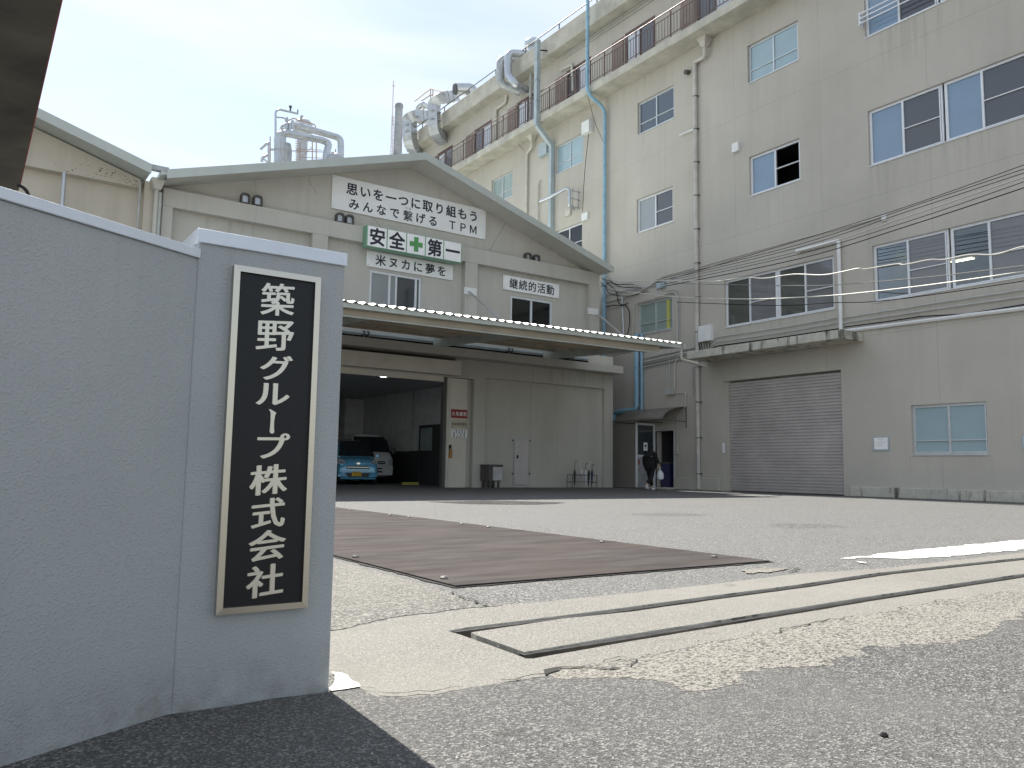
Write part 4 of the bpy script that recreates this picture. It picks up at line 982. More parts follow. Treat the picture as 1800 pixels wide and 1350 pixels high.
mb = MB(); mb.box(20.9, XO - .001, 20.7, 21.8, 0, .05); mb.build('door_step', 'weathered', ob)
bn = thing('recycling_bin', 'navy bin standing just inside the side doorway', 'bin', (21.7, 21.35, .06)); mb = MB(); mb.prism([(21.55, 21.15, .06), (22.0, 21.15, .06), (22.0, 21.6, .06), (21.55, 21.6, .06)], (0, 0, .85)); mb.build('body', 'navy', bn, bevel=.02); mb = MB(); mb.box(21.53, 22.02, 21.13, 21.62, .911, .97); mb.build('lid', 'box_dark', bn, bevel=.01)
# curved awning over the door
aw = thing('door_awning', 'curved brown translucent awning over the office side door', 'awning', (21, 22, 2.4))
y0_, y1_ = 20.15, 22.6; Na = 12; vs = []
for k in range(Na + 1):
    t_ = k / Na * math.radians(78); x = XO - 1.25 * math.sin(t_); z = 2.45 + .62 * math.cos(t_) - .12
    vs += [(x, y0_, z), (x, y1_, z)]
mb = MB(); mb.add(vs, [(2 * k, 2 * k + 1, 2 * k + 3, 2 * k + 2) for k in range(Na)]); o = mb.build('curved_sheet', 'awning_sheet', aw, smooth=True); sm = o.modifiers.new('t', 'SOLIDIFY'); sm.thickness = .012
mb = MB()
for y in (y0_ + .03, y1_ - .03, (y0_ + y1_) / 2): mb.tube([Vector((v[0], y, v[2] - .03)) for v in vs[::2]], .018, 6); mb.bar((XO, y, 2.42), (XO - 1.2, y, 2.42), .03, .03)
mb.tube([(XO - 1.22, y0_, 2.44), (XO - 1.22, y1_, 2.44)], .02, 6); mb.tube([(XO - .02, y0_, 2.2), (XO - .02, y0_, 2.95)], .018, 6); mb.build('awning_frame', 'box_dark', aw)

# ------------------------------------------------------------------ pipes and boxes on the office face
def OX(x, y, d=.08): return gx(x, y, XO - d)
y_ = OX(1225, 500, .09).y
ptop = OX(1240, 84, .16)
pipe('tall grey drainpipe running down the office face from the balcony soffit', [(XO - .2, ptop.y, ptop.z + .1), (XO - .2, ptop.y, ptop.z - .35), (XO - .1, y_, OX(1224, 108).z), (XO - .1, y_, .05)], .072, 'cream_grey', clamps=1.25,
     bands=[((XO - .1, y_), z, z + .12) for z in (3.1, 5.6, 8.4, 11.6, 12.9)], head=((XO - .2, ptop.y, ptop.z + .02), .09, .2, .3), fil=.1)
hd = OX(936, 248, .16)
pipe('drainpipe with rain head left of the upper frosted window', [(XO - .2, hd.y, hd.z + .1), (XO - .2, hd.y, hd.z - .3), (XO - .1, OX(927, 270).y, OX(927, 270).z), (XO - .1, OX(927, 270).y, 6)], .062, 'cream_pipe', head=((XO - .2, hd.y, hd.z), .08, .19, .26), fil=.1)
hd = OX(934, 122, .16)
pipe('drainpipe with rain head under the office roof soffit', [(XO - .2, hd.y, hd.z + .1), (XO - .2, hd.y, 16.62)], .06, 'grey_pipe', head=((XO - .2, hd.y, hd.z), .08, .19, .26))
# main blue pipe: outside the balcony, then in to the wall
xo_ = 20.42; yb = gx(1033, 40, xo_).y; zt_ = 24.0; zk = gx(1034, 168, xo_).z; kk = OX(1064, 190, .14)
yb2 = OX(1063, 330, .14).y
pipe('long blue banded pipe dropping past the roof and balcony of the office block', [(xo_, yb, 21.6), (xo_, yb, zk + .1), (XO - .15, yb2, kk.z), (XO - .15, yb2, 3)], .075, 'blue_pipe', name='blue_pipe', fil=.35,
     bands=[((xo_, yb), z, z + .06) for z in (17.1, 17.9, 18.7, 19.5, 20.3, 21.1)] + [((XO - .15, yb2), z, z + .06) for z in (6.2, 7.6, 9.0, 10.4, 11.8, 13.2, 14.4)])
a = OX(1119.5, 640, .12); c = gx(1089, 722, XO - .12)
pipe('thick blue pipe bending left above the door awning', [(XO - .13, a.y, 5.9), (XO - .13, a.y, gx(1119.5, 720, XO - .13).z), (XO - .13, a.y + 1.3, gx(1119.5, 722, XO - .13).z), (XO - .13, a.y + 1.3, 2.6)], .10, 'blue_pipe', name='blue_pipe', fil=.18)
a = OX(1128, 640, .1)
pipe('thin blue pipe beside the thick blue pipe above the awning', [(XO - .1, a.y, 5.9), (XO - .1, a.y, 2.9)], .055, 'blue_pipe', name='blue_pipe')
# square grey cable duct
a = gx(945, 78, 20.45); b_ = gx(943.5, 220, 20.45); c_ = OX(971, 256, .08)
cd = thing('cable_duct', 'square grey blue cable duct outside the balcony, kinked below it', 'duct', (20.45, a.y, 16))
mb = MB(); mb.bar((20.45, a.y, a.z + .2), (20.45, a.y, b_.z), .22, .20); mb.bar((20.45, a.y, b_.z + .03), (XO - .12, c_.y, c_.z), .2, .2); mb.bar((XO - .12, c_.y, c_.z + .05), (XO - .12, c_.y, 7.0), .2, .2); mb.build('duct_run', 'grey_duct', cd, bevel=.01)
for z in (17.2, 18.2, 19.2, 20.0): mb = MB(); mb.box(20.33, 20.57, a.y - .125, a.y + .125, z, z + .03); mb.build('joint_flange', 'galv_dull', cd)
# two big insulated ducts hanging over the parapet
for lab, pts, r_, m_ in (('left grey insulated duct bending under the roof overhang', ((900, 103), (879, 104), (880, 148), (915, 162)), .20, 'galv_dull'),
                         ('right silver insulated duct bending under the roof overhang', ((920, 95), (893, 93), (893, 130), (906, 148), (926, 158)), .18, 'clad')):
    Pp = [gx(x, y, 20.35 if i not in (len(pts) - 1,) else 21.2) for i, (x, y) in enumerate(pts)]; Pp[0] = gx(*pts[0], 21.3) if 0 else Vector((21.6, Pp[1].y - .6, Pp[1].z + .05))
    pipe(lab, Pp, r_, m_, 'duct', .28, name='insulated_duct', seg=16)
a = gx(890, 160, 21.2); 
pipe('pale kinked pipe above the balcony left of the cable duct', [OX(890, 168, .1), OX(889, 180, .1), OX(872, 192, .1), (XO - .1, OX(872, 192, .1).y, 16.7)], .07, 'cream_pipe', name='vent_pipe', fil=.1)
pipe('cream bent pipe on the balcony wall', [OX(985, 124, .1), OX(1005, 113, .1), OX(1007, 160, .1)], .06, 'cream_pipe', name='vent_pipe', fil=.08)
# silver flue with bracket
fl_ = [gx(950, 354, 20.6), gx(968, 346, 20.6), gx(996, 331, 20.8), gx(1001, 333, 20.9), gx(1001, 362, 20.9), gx(1008, 367, 21.3)]
ft = pipe('silver bent flue pipe on a small bracket below the frosted window', fl_, .075, 'clad', 'flue', .15, name='flue_pipe')
mb = MB(); q = gx(1010, 350, 21.1)
for dz in (-.35, 0, .35): mb.bar((20.9, q.y, q.z + dz), (XO, q.y, q.z + dz), .03, .03)
mb.bar((21.0, q.y, q.z - .4), (21.0, q.y, q.z + .5), .03, .03); mb.bar((21.3, q.y, q.z - .4), (21.3, q.y, q.z + .5), .03, .03); mb.build('bracket', 'galv_dull', ft)
pipe('slim cream pipe left of the silver flue', [OX(949, 318, .1), OX(945.5, 322, .1), (XO - .1, OX(945.5, 322, .1).y, 7)], .04, 'cream_pipe', name='vent_pipe', fil=.06)
# white hooked pipe by the long first floor windows
h0 = OX(1400, 438, .09); h1 = OX(1474, 423, .09); h1 = Vector((h0.x, h1.y, h0.z + .0)); z1 = OX(1474, 423, .09).z; h0 = Vector((h0.x, h0.y, z1))
pipe('white hooked pipe between the two first floor window bands', [h0, Vector((h0.x, h1.y, z1)), Vector((h0.x, h1.y, zc + .26))], .055, 'white_paint', name='vent_pipe', fil=.06)
s0 = OX(1195, 238, .1); s1_ = OX(1223, 229, .1)
pipe('short white stub pipe reaching left from the tall grey drainpipe', [Vector((s0.x, s0.y, s0.z)), Vector((s0.x, s1_.y, s0.z))], .035, 'white_paint', name='vent_pipe')
# conduits
def cond(lab, pts, r_=.014, m_='cable', d=.05, fil=.08, nm='conduit'):
    mb = MB(); mb.tube(fillet([OX(*q, d) for q in pts], fil), r_, 6); return tag(mb.build(nm, m_, smooth=True), lab, 'conduit' if nm == 'conduit' else 'cable')
cond('thin conduit climbing right across the drainpipe to a small white box', [(1162, 489), (1163, 486), (1222, 470.5), (1400, 421), (1549, 382)], .02, 'cream_pipe')
cond('upper conduit below the right first floor windows', [(1481, 559), (1640, 533.5), (1820, 506)], .022, 'grey_pipe')
cond('middle conduit below the right first floor windows', [(1481, 568), (1640, 544), (1820, 518.5)], .022, 'grey_pipe')
cond('sagging dark cable under the conduits of the right first floor windows', [(1484, 575), (1560, 565), (1620, 556), (1700, 552), (1820, 532)], .016, 'cable_black', nm='wall_cable')
cond('thick white trunking sloping along the wall right of the shutter', [(1484, 582), (1640, 562), (1820, 539.5)], .055, 'white_paint')
cond('upper conduit below the left first floor window', [(1245, 606), (1259, 593), (1366, 577), (1470, 559)], .02, 'grey_pipe')
cond('middle conduit below the left first floor window', [(1249, 608), (1260, 601), (1366, 586), (1470, 568)], .018, 'grey_pipe')
cond('dark conduit resting on the shutter canopy slab', [(1250, 613), (1262, 608), (1366, 594), (1474, 578)], .02, 'cable_black')
for k, dy in enumerate((0, 5, 10, 14)):
    cond('%s pipe of the bundle behind the canopy end' % ('topmost', 'second', 'third', 'lowest')[k], [(1128, 632 + dy), (1165, 624 + dy), (1222, 612 + dy * .9)], .025, 'grey_pipe' if k % 2 else 'cable', .08)
cond('long diagonal conduit from the cable cluster to the small office window', [(1064, 531), (1118, 517), (1150, 497), (1163, 490)], .03, 'cream_pipe')
cond('second diagonal conduit below the first from the cable cluster', [(1064, 520), (1100, 510), (1145, 503), (1165, 496)], .018, 'galv_dull')
cond('conduit framing the small first floor window on its left and top', [(1112, 590), (1114, 540), (1120, 532), (1160, 521), (1172, 516)], .02, 'cream_pipe')
cond('conduit turning down right of the small first floor window', [(1160, 509), (1163, 516), (1174, 516), (1186, 513.5), (1190.5, 520), (1190.5, 603)], .024, 'cream_pipe')
cond('inner conduit turning down right of the small first floor window', [(1172, 514), (1184, 508.5), (1192, 514), (1194, 530), (1194, 602)], .018, 'galv_dull')
cond('vertical pale conduit left of the small first floor window', [(1093, 520), (1096, 590)], .035, 'galv', .08)
cond('black cable looping down left of the small first floor window', [(1062, 492), (1084, 512), (1087, 535), (1100, 536), (1106, 545), (1107, 570), (1102, 592)], .018, 'cable_black', .1, .2, 'wall_cable')
cond('black cable sagging left into the factory corner', [(1063, 540), (1080, 536), (1093, 538), (1104, 533)], .02, 'cable_black', .1, .2, 'wall_cable')
cond('pale conduit dropping to the grey wall box', [(1176.5, 612), (1176.5, 681)], .018, 'grey_pipe', .08)
cond('conduit bending out to the awning from the grey wall box', [(1200, 612), (1188, 634), (1186, 640), (1186, 690), (1205, 690), (1206, 712), (1200, 722)], .022, 'cream_pipe', .08)
cond('conduit from the awning down to the doorbell switches', [(1191, 732), (1191, 796)], .018, 'cream_pipe', .05)
cond('thin conduit beside the tall grey drainpipe', [(1218, 645), (1218, 694)], .02, 'grey_pipe', .05)
def bx(name, lab, cat, q0, q1, dep, mat, d0=.001, extra=None):
    a = P(*q0, dep); b = P(*q1, dep); t_ = thing(name, lab, cat, FO.P(a[0], b[1], 0))
    mb = MB(); mb.fb(FO, a[0], b[0], b[1], a[1], d0, dep); mb.build('case', mat, t_, bevel=.006)
    return t_, a, b
t_, a, b = bx('meter_box', 'white meter box beside the drainpipe above the shutter canopy', 'electrical box', (1227, 574), (1249, 598), .16, 'white_paint')
mb = MB(); mb.fb(FO, a[0] + .03, b[0] - .03, b[1] + .03, a[1] - .03, .161, .166); mb.build('door', 'white_paint', t_)
for k in range(5): cond('%s dark lead under the white meter box' % ('first', 'second', 'third', 'fourth', 'fifth')[k], [(1229 + 4 * k, 598), (1228 + 5 * k, 606 + (k % 2) * 4), (1232 + 4 * k, 616)], .012, 'cable_black', .1, .1, 'wall_cable')
bx('junction_box', 'grey junction box on the wall above the door awning', 'electrical box', (1169, 681), (1183, 693), .12, 'grey_pipe')
bx('junction_box', 'white box at the end of the long thin conduit', 'electrical box', (1549, 379.5), (1557, 387), .06, 'white_paint')
bx('junction_box', 'pale junction box above the small first floor window', 'electrical box', (1153, 497), (1167, 505), .1, 'grey_duct')
bx('vent_cover', 'small white square vent cover left of the open office window', 'vent', (1286, 253), (1297, 264), .12, 'white_paint')
bx('vent_cover', 'white box vent under the balcony right of the frosted window', 'vent', (1022, 216), (1035, 230), .25, 'white_paint')
bx('vent_cover', 'pale box vent between the drainpipe and cable duct', 'vent', (946, 255), (960, 269), .22, 'grey_duct')
bx('vent_cover', 'cream box below the silver flue', 'vent', (993, 369), (1002, 377), .1, 'cream_pipe')
bx('junction_box', 'white junction box left of the blue pipe above the factory roof', 'electrical box', (1022, 376), (1032, 385), .1, 'white_paint')
bx('intercom', 'white and dark intercom left of the roller shutter', 'intercom', (1269, 779), (1273.5, 796), .05, 'white_paint')
sp_ = OX(1208, 127, .1); sec = thing('wall_spotlight', 'small dark round fitting beside the drainpipe top', 'lamp', sp_); mb = MB(); mb.tube([(XO, sp_.y, sp_.z + .02), (XO - .2, sp_.y, sp_.z - .02)], .09, 12); mb.build('housing', 'box_dark', sec)
for k, (q0, q1, lab) in enumerate((((1534, 768), (1563, 792), 'framed white paper notice on the wall between shutter and ground floor window'), ((1796, 764), (1815, 790), 'framed white notice cut by the right edge of the photo'))):
    a = P(*q0, .03); b = P(*q1, .03); nb = thing('wall_notice', lab, 'notice', FO.P(a[0], b[1], 0)); mb = MB(); mb.fb(FO, a[0], b[0], b[1], a[1], .001, .025); mb.build('frame', 'grey_duct', nb)
    mb = MB(); mb.fb(FO, a[0] + .04, b[0] - .04, b[1] + .04, a[1] - .03, .0255, .028); mb.build('paper', 'sign_white', nb)
    mb = MB(); w_ = b[0] - a[0]; line_text(mb, FO, '駐車禁止', a[0] + w_ * .3, a[0] + w_ * .72, a[1] - .085, .045, .0285, 0)
    for r_ in range(3): mb.fb(FO, a[0] + .07, b[0] - .09 - .05 * r_, a[1] - .16 - r_ * .05, a[1] - .152 - r_ * .05, .0281, .0287)
    mb.build('lettering', 'galv_dull', nb)
for k, lab in ((0, 'left'), (1, 'right')):
    q = OX(1187 + 4 * k, 796, .04); mb = MB(); mb.box(XO - .06, XO - .001, q.y - .03, q.y + .03, q.z - .06, q.z + .06); tag(mb.build('wall_switch', 'grey_pipe'), '%s one of two small grey switches right of the side doorway' % lab, 'switch', 'switches by the side door')
# canopy downspout
q = gy(1202, 612, 17.4)
pipe('cream downspout leading from the canopy gutter under the shutter slab', [Vector((18.05, 17.2, 4.35)), Vector((18.05, 17.2, 4.05)), gx(1212, 636, 18.6), gx(1240, 644, 20.2)], .04, 'cream_pipe', name='downspout', fil=.12)

# ------------------------------------------------------------------ overhead cables
def cable(lab, pts, r_=.012, m_='cable', nm='overhead_cable', grp=None, n=6):
    """pts: (x, y, plane X)"""
    P3 = [gx(x, y, X) for x, y, X in pts]; out = []
    for i in range(len(P3) - 1):
        p0 = P3[max(i - 1, 0)]; p1 = P3[i]; p2 = P3[i + 1]; p3 = P3[min(i + 2, len(P3) - 1)]
        for k in range(n):
            t_ = k / n; out.append(.5 * ((2 * p1) + (p2 - p0) * t_ + (2 * p0 - 5 * p1 + 4 * p2 - p3) * t_ ** 2 + (3 * p1 - p0 - 3 * p2 + p3) * t_ ** 3))
    out.append(P3[-1]); mb = MB(); mb.tube(out, r_, 6); return tag(mb.build(nm, m_, smooth=True), lab, 'cable', grp)
cable('scalloped pale cable draped across the first floor windows', [(1066, 490, 21.1), (1100, 494, 20.9), (1150, 493, 20.7), (1225, 494, 20.4), (1262, 494, 20.2), (1310, 488, 20), (1345, 489, 19.9), (1395, 482, 19.8), (1450, 483, 19.6), (1507, 472, 19.4), (1520, 473, 19.4), (1575, 464, 19.2), (1590, 465, 19.1), (1633, 456.5, 19), (1660, 456, 19), (1704, 447.5, 18.9), (1750, 447, 18.8), (1795, 434, 18.7), (1830, 431, 18.6)], .018, 'cream_pipe')
cable('thick pale cable crossing low over the left first floor window', [(1066, 505, 21.1), (1100, 512, 20.9), (1189, 522, 20.6), (1318, 525.6, 20.2), (1418, 522, 19.9), (1500, 516, 19.6), (1640, 500, 19.2), (1830, 473, 18.7)], .018, 'cream_pipe')
cable('thin pale cable between the two thick ones over the windows', [(1160, 497, 20.9), (1260, 500, 20.6), (1400, 502, 20.1), (1478, 500, 19.9), (1644, 485.6, 19.4), (1830, 463, 18.9)], .012)
cable('faint cable skirting the window sills', [(1190, 531, 20.8), (1360, 537, 20.3), (1464, 532, 20), (1538, 530, 19.8), (1660, 515, 19.4), (1830, 489, 18.9)], .011, 'cable_black')
ups = [((1160, 505), (1400, 456), (1600, 396), (1830, 320)), ((1160, 501), (1400, 448), (1600, 388), (1830, 309)), ((1150, 498), (1400, 443), (1600, 379), (1830, 301)), ((1150, 496), (1400, 436), (1600, 370), (1830, 294)), ((1150, 493), (1400, 431), (1600, 364), (1830, 287)), ((1180, 490), (1400, 424), (1600, 361), (1830, 279))]
for k, q in enumerate(ups):
    cable('%s of the six thin cables fanning up to the right' % ('lowest', 'second lowest', 'third lowest', 'third highest', 'second highest', 'highest')[k], [(x, y, X) for (x, y), X in zip(q, (20.9, 20.2, 19.6, 18.9))], .009 if k not in (0, 2) else .013, 'cable' if k == 2 else 'cable_black', grp='thin cables fanning over the office face')
rs = random.Random(11)
for k in range(6):                           # tangle at the corner
    y0 = 488 + k * 4; cable('%s dark lead tangled around the blue pipe at the factory corner' % ('first', 'second', 'third', 'fourth', 'fifth', 'sixth')[k], [(1056, y0 - 4, 21.2), (1064, y0 + rs.uniform(-6, 6), 20.9), (1072, y0 + rs.uniform(-5, 8), 20.9), (1082 + 4 * k, y0 + 5 + rs.uniform(-4, 8), 21.0), (1110 + 6 * k, 497 + 3 * k, 21.1)], .014, 'cable_black' if k % 2 else 'cable')
cable('thin dark wire hanging from the balcony to the factory roof', [(1035, 235, 21.2), (1028, 300, 21.2), (1024, 372, 21.2)], .012, 'cable_black')
cable('thin dark wire slanting from the balcony edge to the blue pipe', [(1034, 172, 20.6), (1046, 215, 20.9), (1060, 248, 21.2)], .009, 'cable_black')
cable('looped dark wire hanging under the balcony slab', [(903, 232, 20.9), (908, 248, 21.1), (920, 264, 21.3)], .011, 'cable_black')
cable('black cable looping from the duct to the soffit conduits', [(948, 88, 20.5), (965, 90, 20.9), (978, 95, 21.3), (995, 84, 21.36)], .03, 'cable_black')

# ------------------------------------------------------------------ roof plant of the office block
def rduct(label, pts, w_, h_, X, mat='galv', name='rectangular_duct'):
    t_ = thing(name, label, 'duct', pts[0]); Pp = fillet(pts, .55, 5)
    mb = MB(); mb.tube(Pp, w_ * .7071, 4, True, None, math.pi / 4); mb.build('duct_run', mat, t_, bevel=.012)
    for a, b in zip([Vector(q) for q in pts], [Vector(q) for q in pts[1:]]):
        for f_ in (.36, .64):
            if (b - a).length < .9: continue
            c_ = a.lerp(b, f_); d_ = (b - a).normalized() * .02; mb = MB(); mb.tube([c_ - d_, c_ + d_], (w_ + .05) * .7071, 4, True, None, math.pi / 4); mb.build('joint_flange', 'galv_dull', t_)
    return t_
XD = 20.3
A = lambda x, y, X=XD: gx(x, y, X)
rduct('left pale square duct looping over the far end of the office roof', [gx(752, 208, 21.6), A(728, 203), A(720, 209), A(720, 250), gx(735, 268, 21.3)], .62, .62, XD)
rduct('right pale square duct looping over the far end of the office roof', [gx(800, 170, 21.6), A(772, 172), A(763, 180), A(763, 232), gx(779, 246, 21.3)], .55, .6, XD)
pipe('slim silver pipe arching above the left square duct', [gx(752, 188, 21.2), gx(742, 182, XD), gx(734, 190, XD), gx(734, 205, XD)], .14, 'clad', 'duct', .25, name='vent_pipe')
rg = thing('roof_rail_cage', 'thin rusty guard frame on the far end of the office roof', 'railing', gx(755, 200, 21.5))
mb = MB()
for a, b in (((729, 178), (757, 156)), ((757, 156), (799, 167)), ((757, 156), (757, 185)), ((761, 157), (761, 182)), ((740, 178), (757, 167)), ((757, 167), (780, 172)), ((745, 196), (745, 185)), ((740, 190), (757, 190))): mb.tube([gx(*a, 21.4), gx(*b, 21.4)], .03, 6)
mb.build('frame', 'rust_rail', rg)
vt = thing('roof_ventilator', 'round silver ventilator on the office roof edge', 'ventilator', gx(936, 84, 21.5)); c_ = gx(936, 80, 21.6)
mb = MB(); mb.lathe((c_.x, c_.y, c_.z - .4), [(.22, 0), (.22, .3), (.38, .34), (.4, .55), (.3, .68), (.05, .74)], 18); mb.build('turbine', 'clad', vt, smooth=True)
hd_ = thing('roof_exhaust_hood', 'dark mouthed silver exhaust hood on the office roof edge', 'ventilator', gx(812, 168, 21.3)); c_ = gx(815, 158, 21.3)
mb = MB(); mb.tube(fillet([c_ + Vector((.6, -.1, -.6)), c_ + Vector((.5, -.1, .15)), c_ + Vector((-.45, .1, -.05))], .3), .33, 14); mb.build('elbow', 'clad', hd_, smooth=True)
mb = MB(); mb.tube([c_ + Vector((-.40, .09, -.04)), c_ + Vector((-.52, .115, -.065))], .29, 14); mb.build('mouth', 'box_dark', hd_)
# chimney and mast
chx = gy(702, 260, 46); t0_ = gy(701.5, 183, 46); ch = thing('chimney', 'tapered grey concrete chimney behind the gable', 'chimney', (t0_.x, 46, 0))
wt = (gy(707.5, 190, 46).x - gy(695.5, 190, 46).x) / 2; wb = (gy(710.5, 269, 46).x - gy(690.5, 269, 46).x) / 2; dz = t0_.z - chx.z
prof = [(wb + (wb - wt) * 1.0, 0), (wt * 1.0, t0_.z - .25), (wt * 1.12, t0_.z - .24), (wt * 1.12, t0_.z - .05), (wt * .95, t0_.z), (wt * .7, t0_.z), (wt * .7, t0_.z - .5)]
mb = MB(); mb.lathe((t0_.x, 46, 0), prof, 20); mb.build('stack', 'chimney_grey', ch, smooth=True)
b_ = gy(688, 269, 45); tp = gy(691.8, 142, 45); ms = thing('lattice_mast', 'thin lattice lightning mast beside the chimney', 'mast', (b_.x, 45, 0)); mb = MB(); zb_ = b_.z; zt_ = gy(690, 205, 45).z
cc = Vector((tp.x, 45, 0))
for i, j in ((-1, -1), (1, -1), (0, 1)): mb.bar((cc.x + i * .16, 45 + j * .16, 0), (cc.x + i * .05, 45 + j * .05, zt_), .035, .035)
z = zb_ - 1
while z < zt_: s_ = .16 - .11 * (z / zt_); mb.bar((cc.x - s_, 45 - s_, z), (cc.x + s_, 45 - s_, z + .25), .02, .02); mb.bar((cc.x + s_, 45 - s_, z + .25), (cc.x - s_, 45 - s_, z + .5), .02, .02); z += .5
mb.build('lattice', 'mast_paint', ms); mb = MB(); mb.tube([(cc.x, 45, zt_ - .6), (cc.x, 45, tp.z)], .028, 6); mb.bar((cc.x - .1, 45, tp.z - .35), (cc.x + .12, 45, tp.z - .35), .03, .03); mb.build('rod', 'mast_paint', ms)

# ------------------------------------------------------------------ process plant left
YQ = 45
pp = thing('process_plant', 'cluster of shiny insulated process pipes, tank and scaffold above the factory roof', 'plant', gy(530, 285, YQ))
K = lambda x, y, Y=YQ: gy(x, y, Y)
def pt(pts, r_, m_='clad', fil=.5, Y=YQ, seg=16, bands=True, nm='insulated_pipe'):
    Pp = [K(*q, Y) if len(q) == 2 else K(*q) for q in pts]; F_p = fillet(Pp, fil); mb = MB(); mb.tube(F_p, r_, seg); o = mb.build(nm, m_, pp, smooth=True)
    if bands:
        mb = MB()
        for a, b in zip(Pp, Pp[1:]):
            L = (b - a).length
            for k in range(1, int(L / .55)):
                c_ = a + (b - a) * (k * .55 / L); d_ = (b - a).normalized() * .02; mb.tube([c_ - d_, c_ + d_], r_ * 1.035, seg)
        if mb.v: mb.build('band', 'galv', o, smooth=True)
    return o
px1 = 1 / 1411 * (K(530, 240) - CAM).dot(F_)   # metres per photo pixel at the plant
pt([(488, 300), (488, 238), (500, 234), (565, 246), (579, 252), (573, 270), (573, 290)], 6.2 * px1)
pt([(497, 300, YQ + 1.2), (497, 222, YQ + 1.2), (516, 219, YQ + 1.2), (582, 238, YQ + 1.2), (599, 243, YQ + 1.2), (599, 300, YQ + 1.2)], 6.0 * px1)
pt([(484, 300), (484.5, 196), (490, 192), (524, 200)], 1.9 * px1, fil=.25, seg=10)
pt([(486, 206), (500, 207), (506, 216)], 1.4 * px1, fil=.2, seg=8, bands=False)
pt([(458, 262), (470, 251), (475, 252)], 2.3 * px1, 'galv', .15, seg=10, bands=False)
pt([(472, 250), (472, 300)], 1.6 * px1, 'galv', .15, seg=10, bands=False)
pt([(460, 284), (461, 277), (471, 272)], 2.3 * px1, 'galv', .15, seg=10, bands=False); pt([(461, 277), (474, 289)], 1.6 * px1, 'galv', .1, seg=8, bands=False)
pt([(498, 300, YQ - .8), (498, 236, YQ - .8), (495, 222, YQ - .8)], 2.0 * px1, 'galv_dull', .2, seg=10)
c_ = K(533, 214, YQ + 2.5); mb = MB(); rr = 18 * px1
mb.lathe((c_.x, c_.y, c_.z - 4), [(rr * .55, -4), (rr * .55, 3.0), (rr, 3.3), (rr, 3.7)] + [(rr * math.cos(a_), 3.7 + rr * .8 * math.sin(a_)) for a_ in (.25, .5, .75, 1.0, 1.25, 1.45)], 24); mb.build('tank', 'galv', pp, smooth=True)
c2 = K(531, 206, YQ + 1.3); mb = MB(); mb.tube([c2 + Vector((0, .2, 0)), c2 + Vector((-.05, -.12, 0))], 2.6 * px1, 12); mb.build('tank_nozzle', 'galv_dull', pp, smooth=True)
c_ = K(509, 270); mb = MB(); mb.lathe((c_.x, c_.y + .6, c_.z - 3), [(9.5 * px1, -3), (9.5 * px1, 3.4), (7 * px1, 3.8)], 18); mb.build('vessel', 'galv_dull', pp, smooth=True)
c_ = K(590, 282, YQ - .5); mb = MB(); mb.lathe((c_.x, c_.y, c_.z - 1), [(17 * px1, -1), (17 * px1, 1.0), (12 * px1, 1.3), (3 * px1, 1.45)], 20); mb.build('vessel', 'galv_dull', pp, smooth=True)
mb = MB()
for x, y in ((475, 240), (527, 250), (549, 246), (556, 248), (590, 262)): mb.bar(K(x, 300, YQ + 1), K(x, y, YQ + 1), .05, .05)
mb.bar(K(475, 264, YQ + 1), K(590, 268, YQ + 1), .04, .04)
for y in (262, 276): mb.bar(K(520, y, YQ + 1), K(566, y + 2, YQ + 1), .03, .03)
for q in (((475, 262), (500, 262)), ((530, 276), (549, 258)), ((475, 262), (484, 262))): mb.bar(K(*q[0], YQ - 1), K(*q[1], YQ - 1), .035, .035)
for y in range(244, 286, 4): mb.bar(K(519, y, YQ - 1.1), K(525, y, YQ - 1.1), .03, .03)
mb.build('scaffold', 'rust_rail', pp)
mb = MB(); mb.tube([K(506, 212, YQ + .8), K(516, 208, YQ + .8), K(553, 219, YQ + .8), K(555, 224, YQ + .8)], .035, 6)
mb.build('tank_handrail', 'rust_rail', pp)
mb = MB(); mb.tube([K(510.5, 196), K(510.5, 187)], .05, 6); mb.tube([K(523.5, 199), K(523.5, 193)], .035, 6); mb.lathe(K(510.5, 189), [(.09, 0), (.09, .1)], 8); mb.build('valve', 'box_dark', pp)
for k, (x, y) in enumerate(((503, 222), (509, 226), (514, 219), (504, 214))):
    mb = MB(); mb.lathe(K(x, y, YQ + .3), [(2.5 * px1, -.25), (3.2 * px1, -.1), (3.2 * px1, .1), (2.3 * px1, .25)], 10); mb.build('flange', 'clad', pp, smooth=True)

# ================================================================== SMALL YARD OBJECTS
# dark metal box with white front
b0_ = gz(868, 857); u0 = gy(853, 830, 22.55).x; u1 = gy(882.7, 830, 22.3).x
zt = gy(870, 817, 22.3).z; zb_ = gy(870, 845.6, 22.3).z
hb = thing('hose_cabinet', 'dark metal cabinet with pale front standing on short legs by the wall', 'cabinet', (u0 + .3, 22.5, 0))
mb = MB(); mb.box(u0, u1, 22.32, 22.86, zb_, zt - .06); mb.prism([(u0 - .01, 22.26, zt - .06), (u1 + .01, 22.26, zt - .06), (u1 + .01, 22.87, zt - .06), (u0 - .01, 22.87, zt - .06)], (0, 0, .07)); mb.build('body', 'box_dark', hb, bevel=.01)
mb = MB(); mb.box(u0 + .14, u1 - .01, 22.27, 22.319, zb_ + .02, zt - .07); mb.build('front_panel', 'box_front', hb, bevel=.005)
for x, y in ((u0 + .05, 22.38), (u1 - .12, 22.38), (u0 + .05, 22.8), (u1 - .12, 22.8)): mb = MB(); mb.box(x, x + .06, y - .03, y + .03, 0, zb_ - .001); mb.build('leg', 'box_dark', hb)
mb = MB(); mb.lathe(((u0 + u1) / 2 - .05, 22.5, 0), [(.1, 0), (.12, .08), (.12, .22), (.06, .25)], 12); mb.build('burner_pot', 'rail_steel', hb)
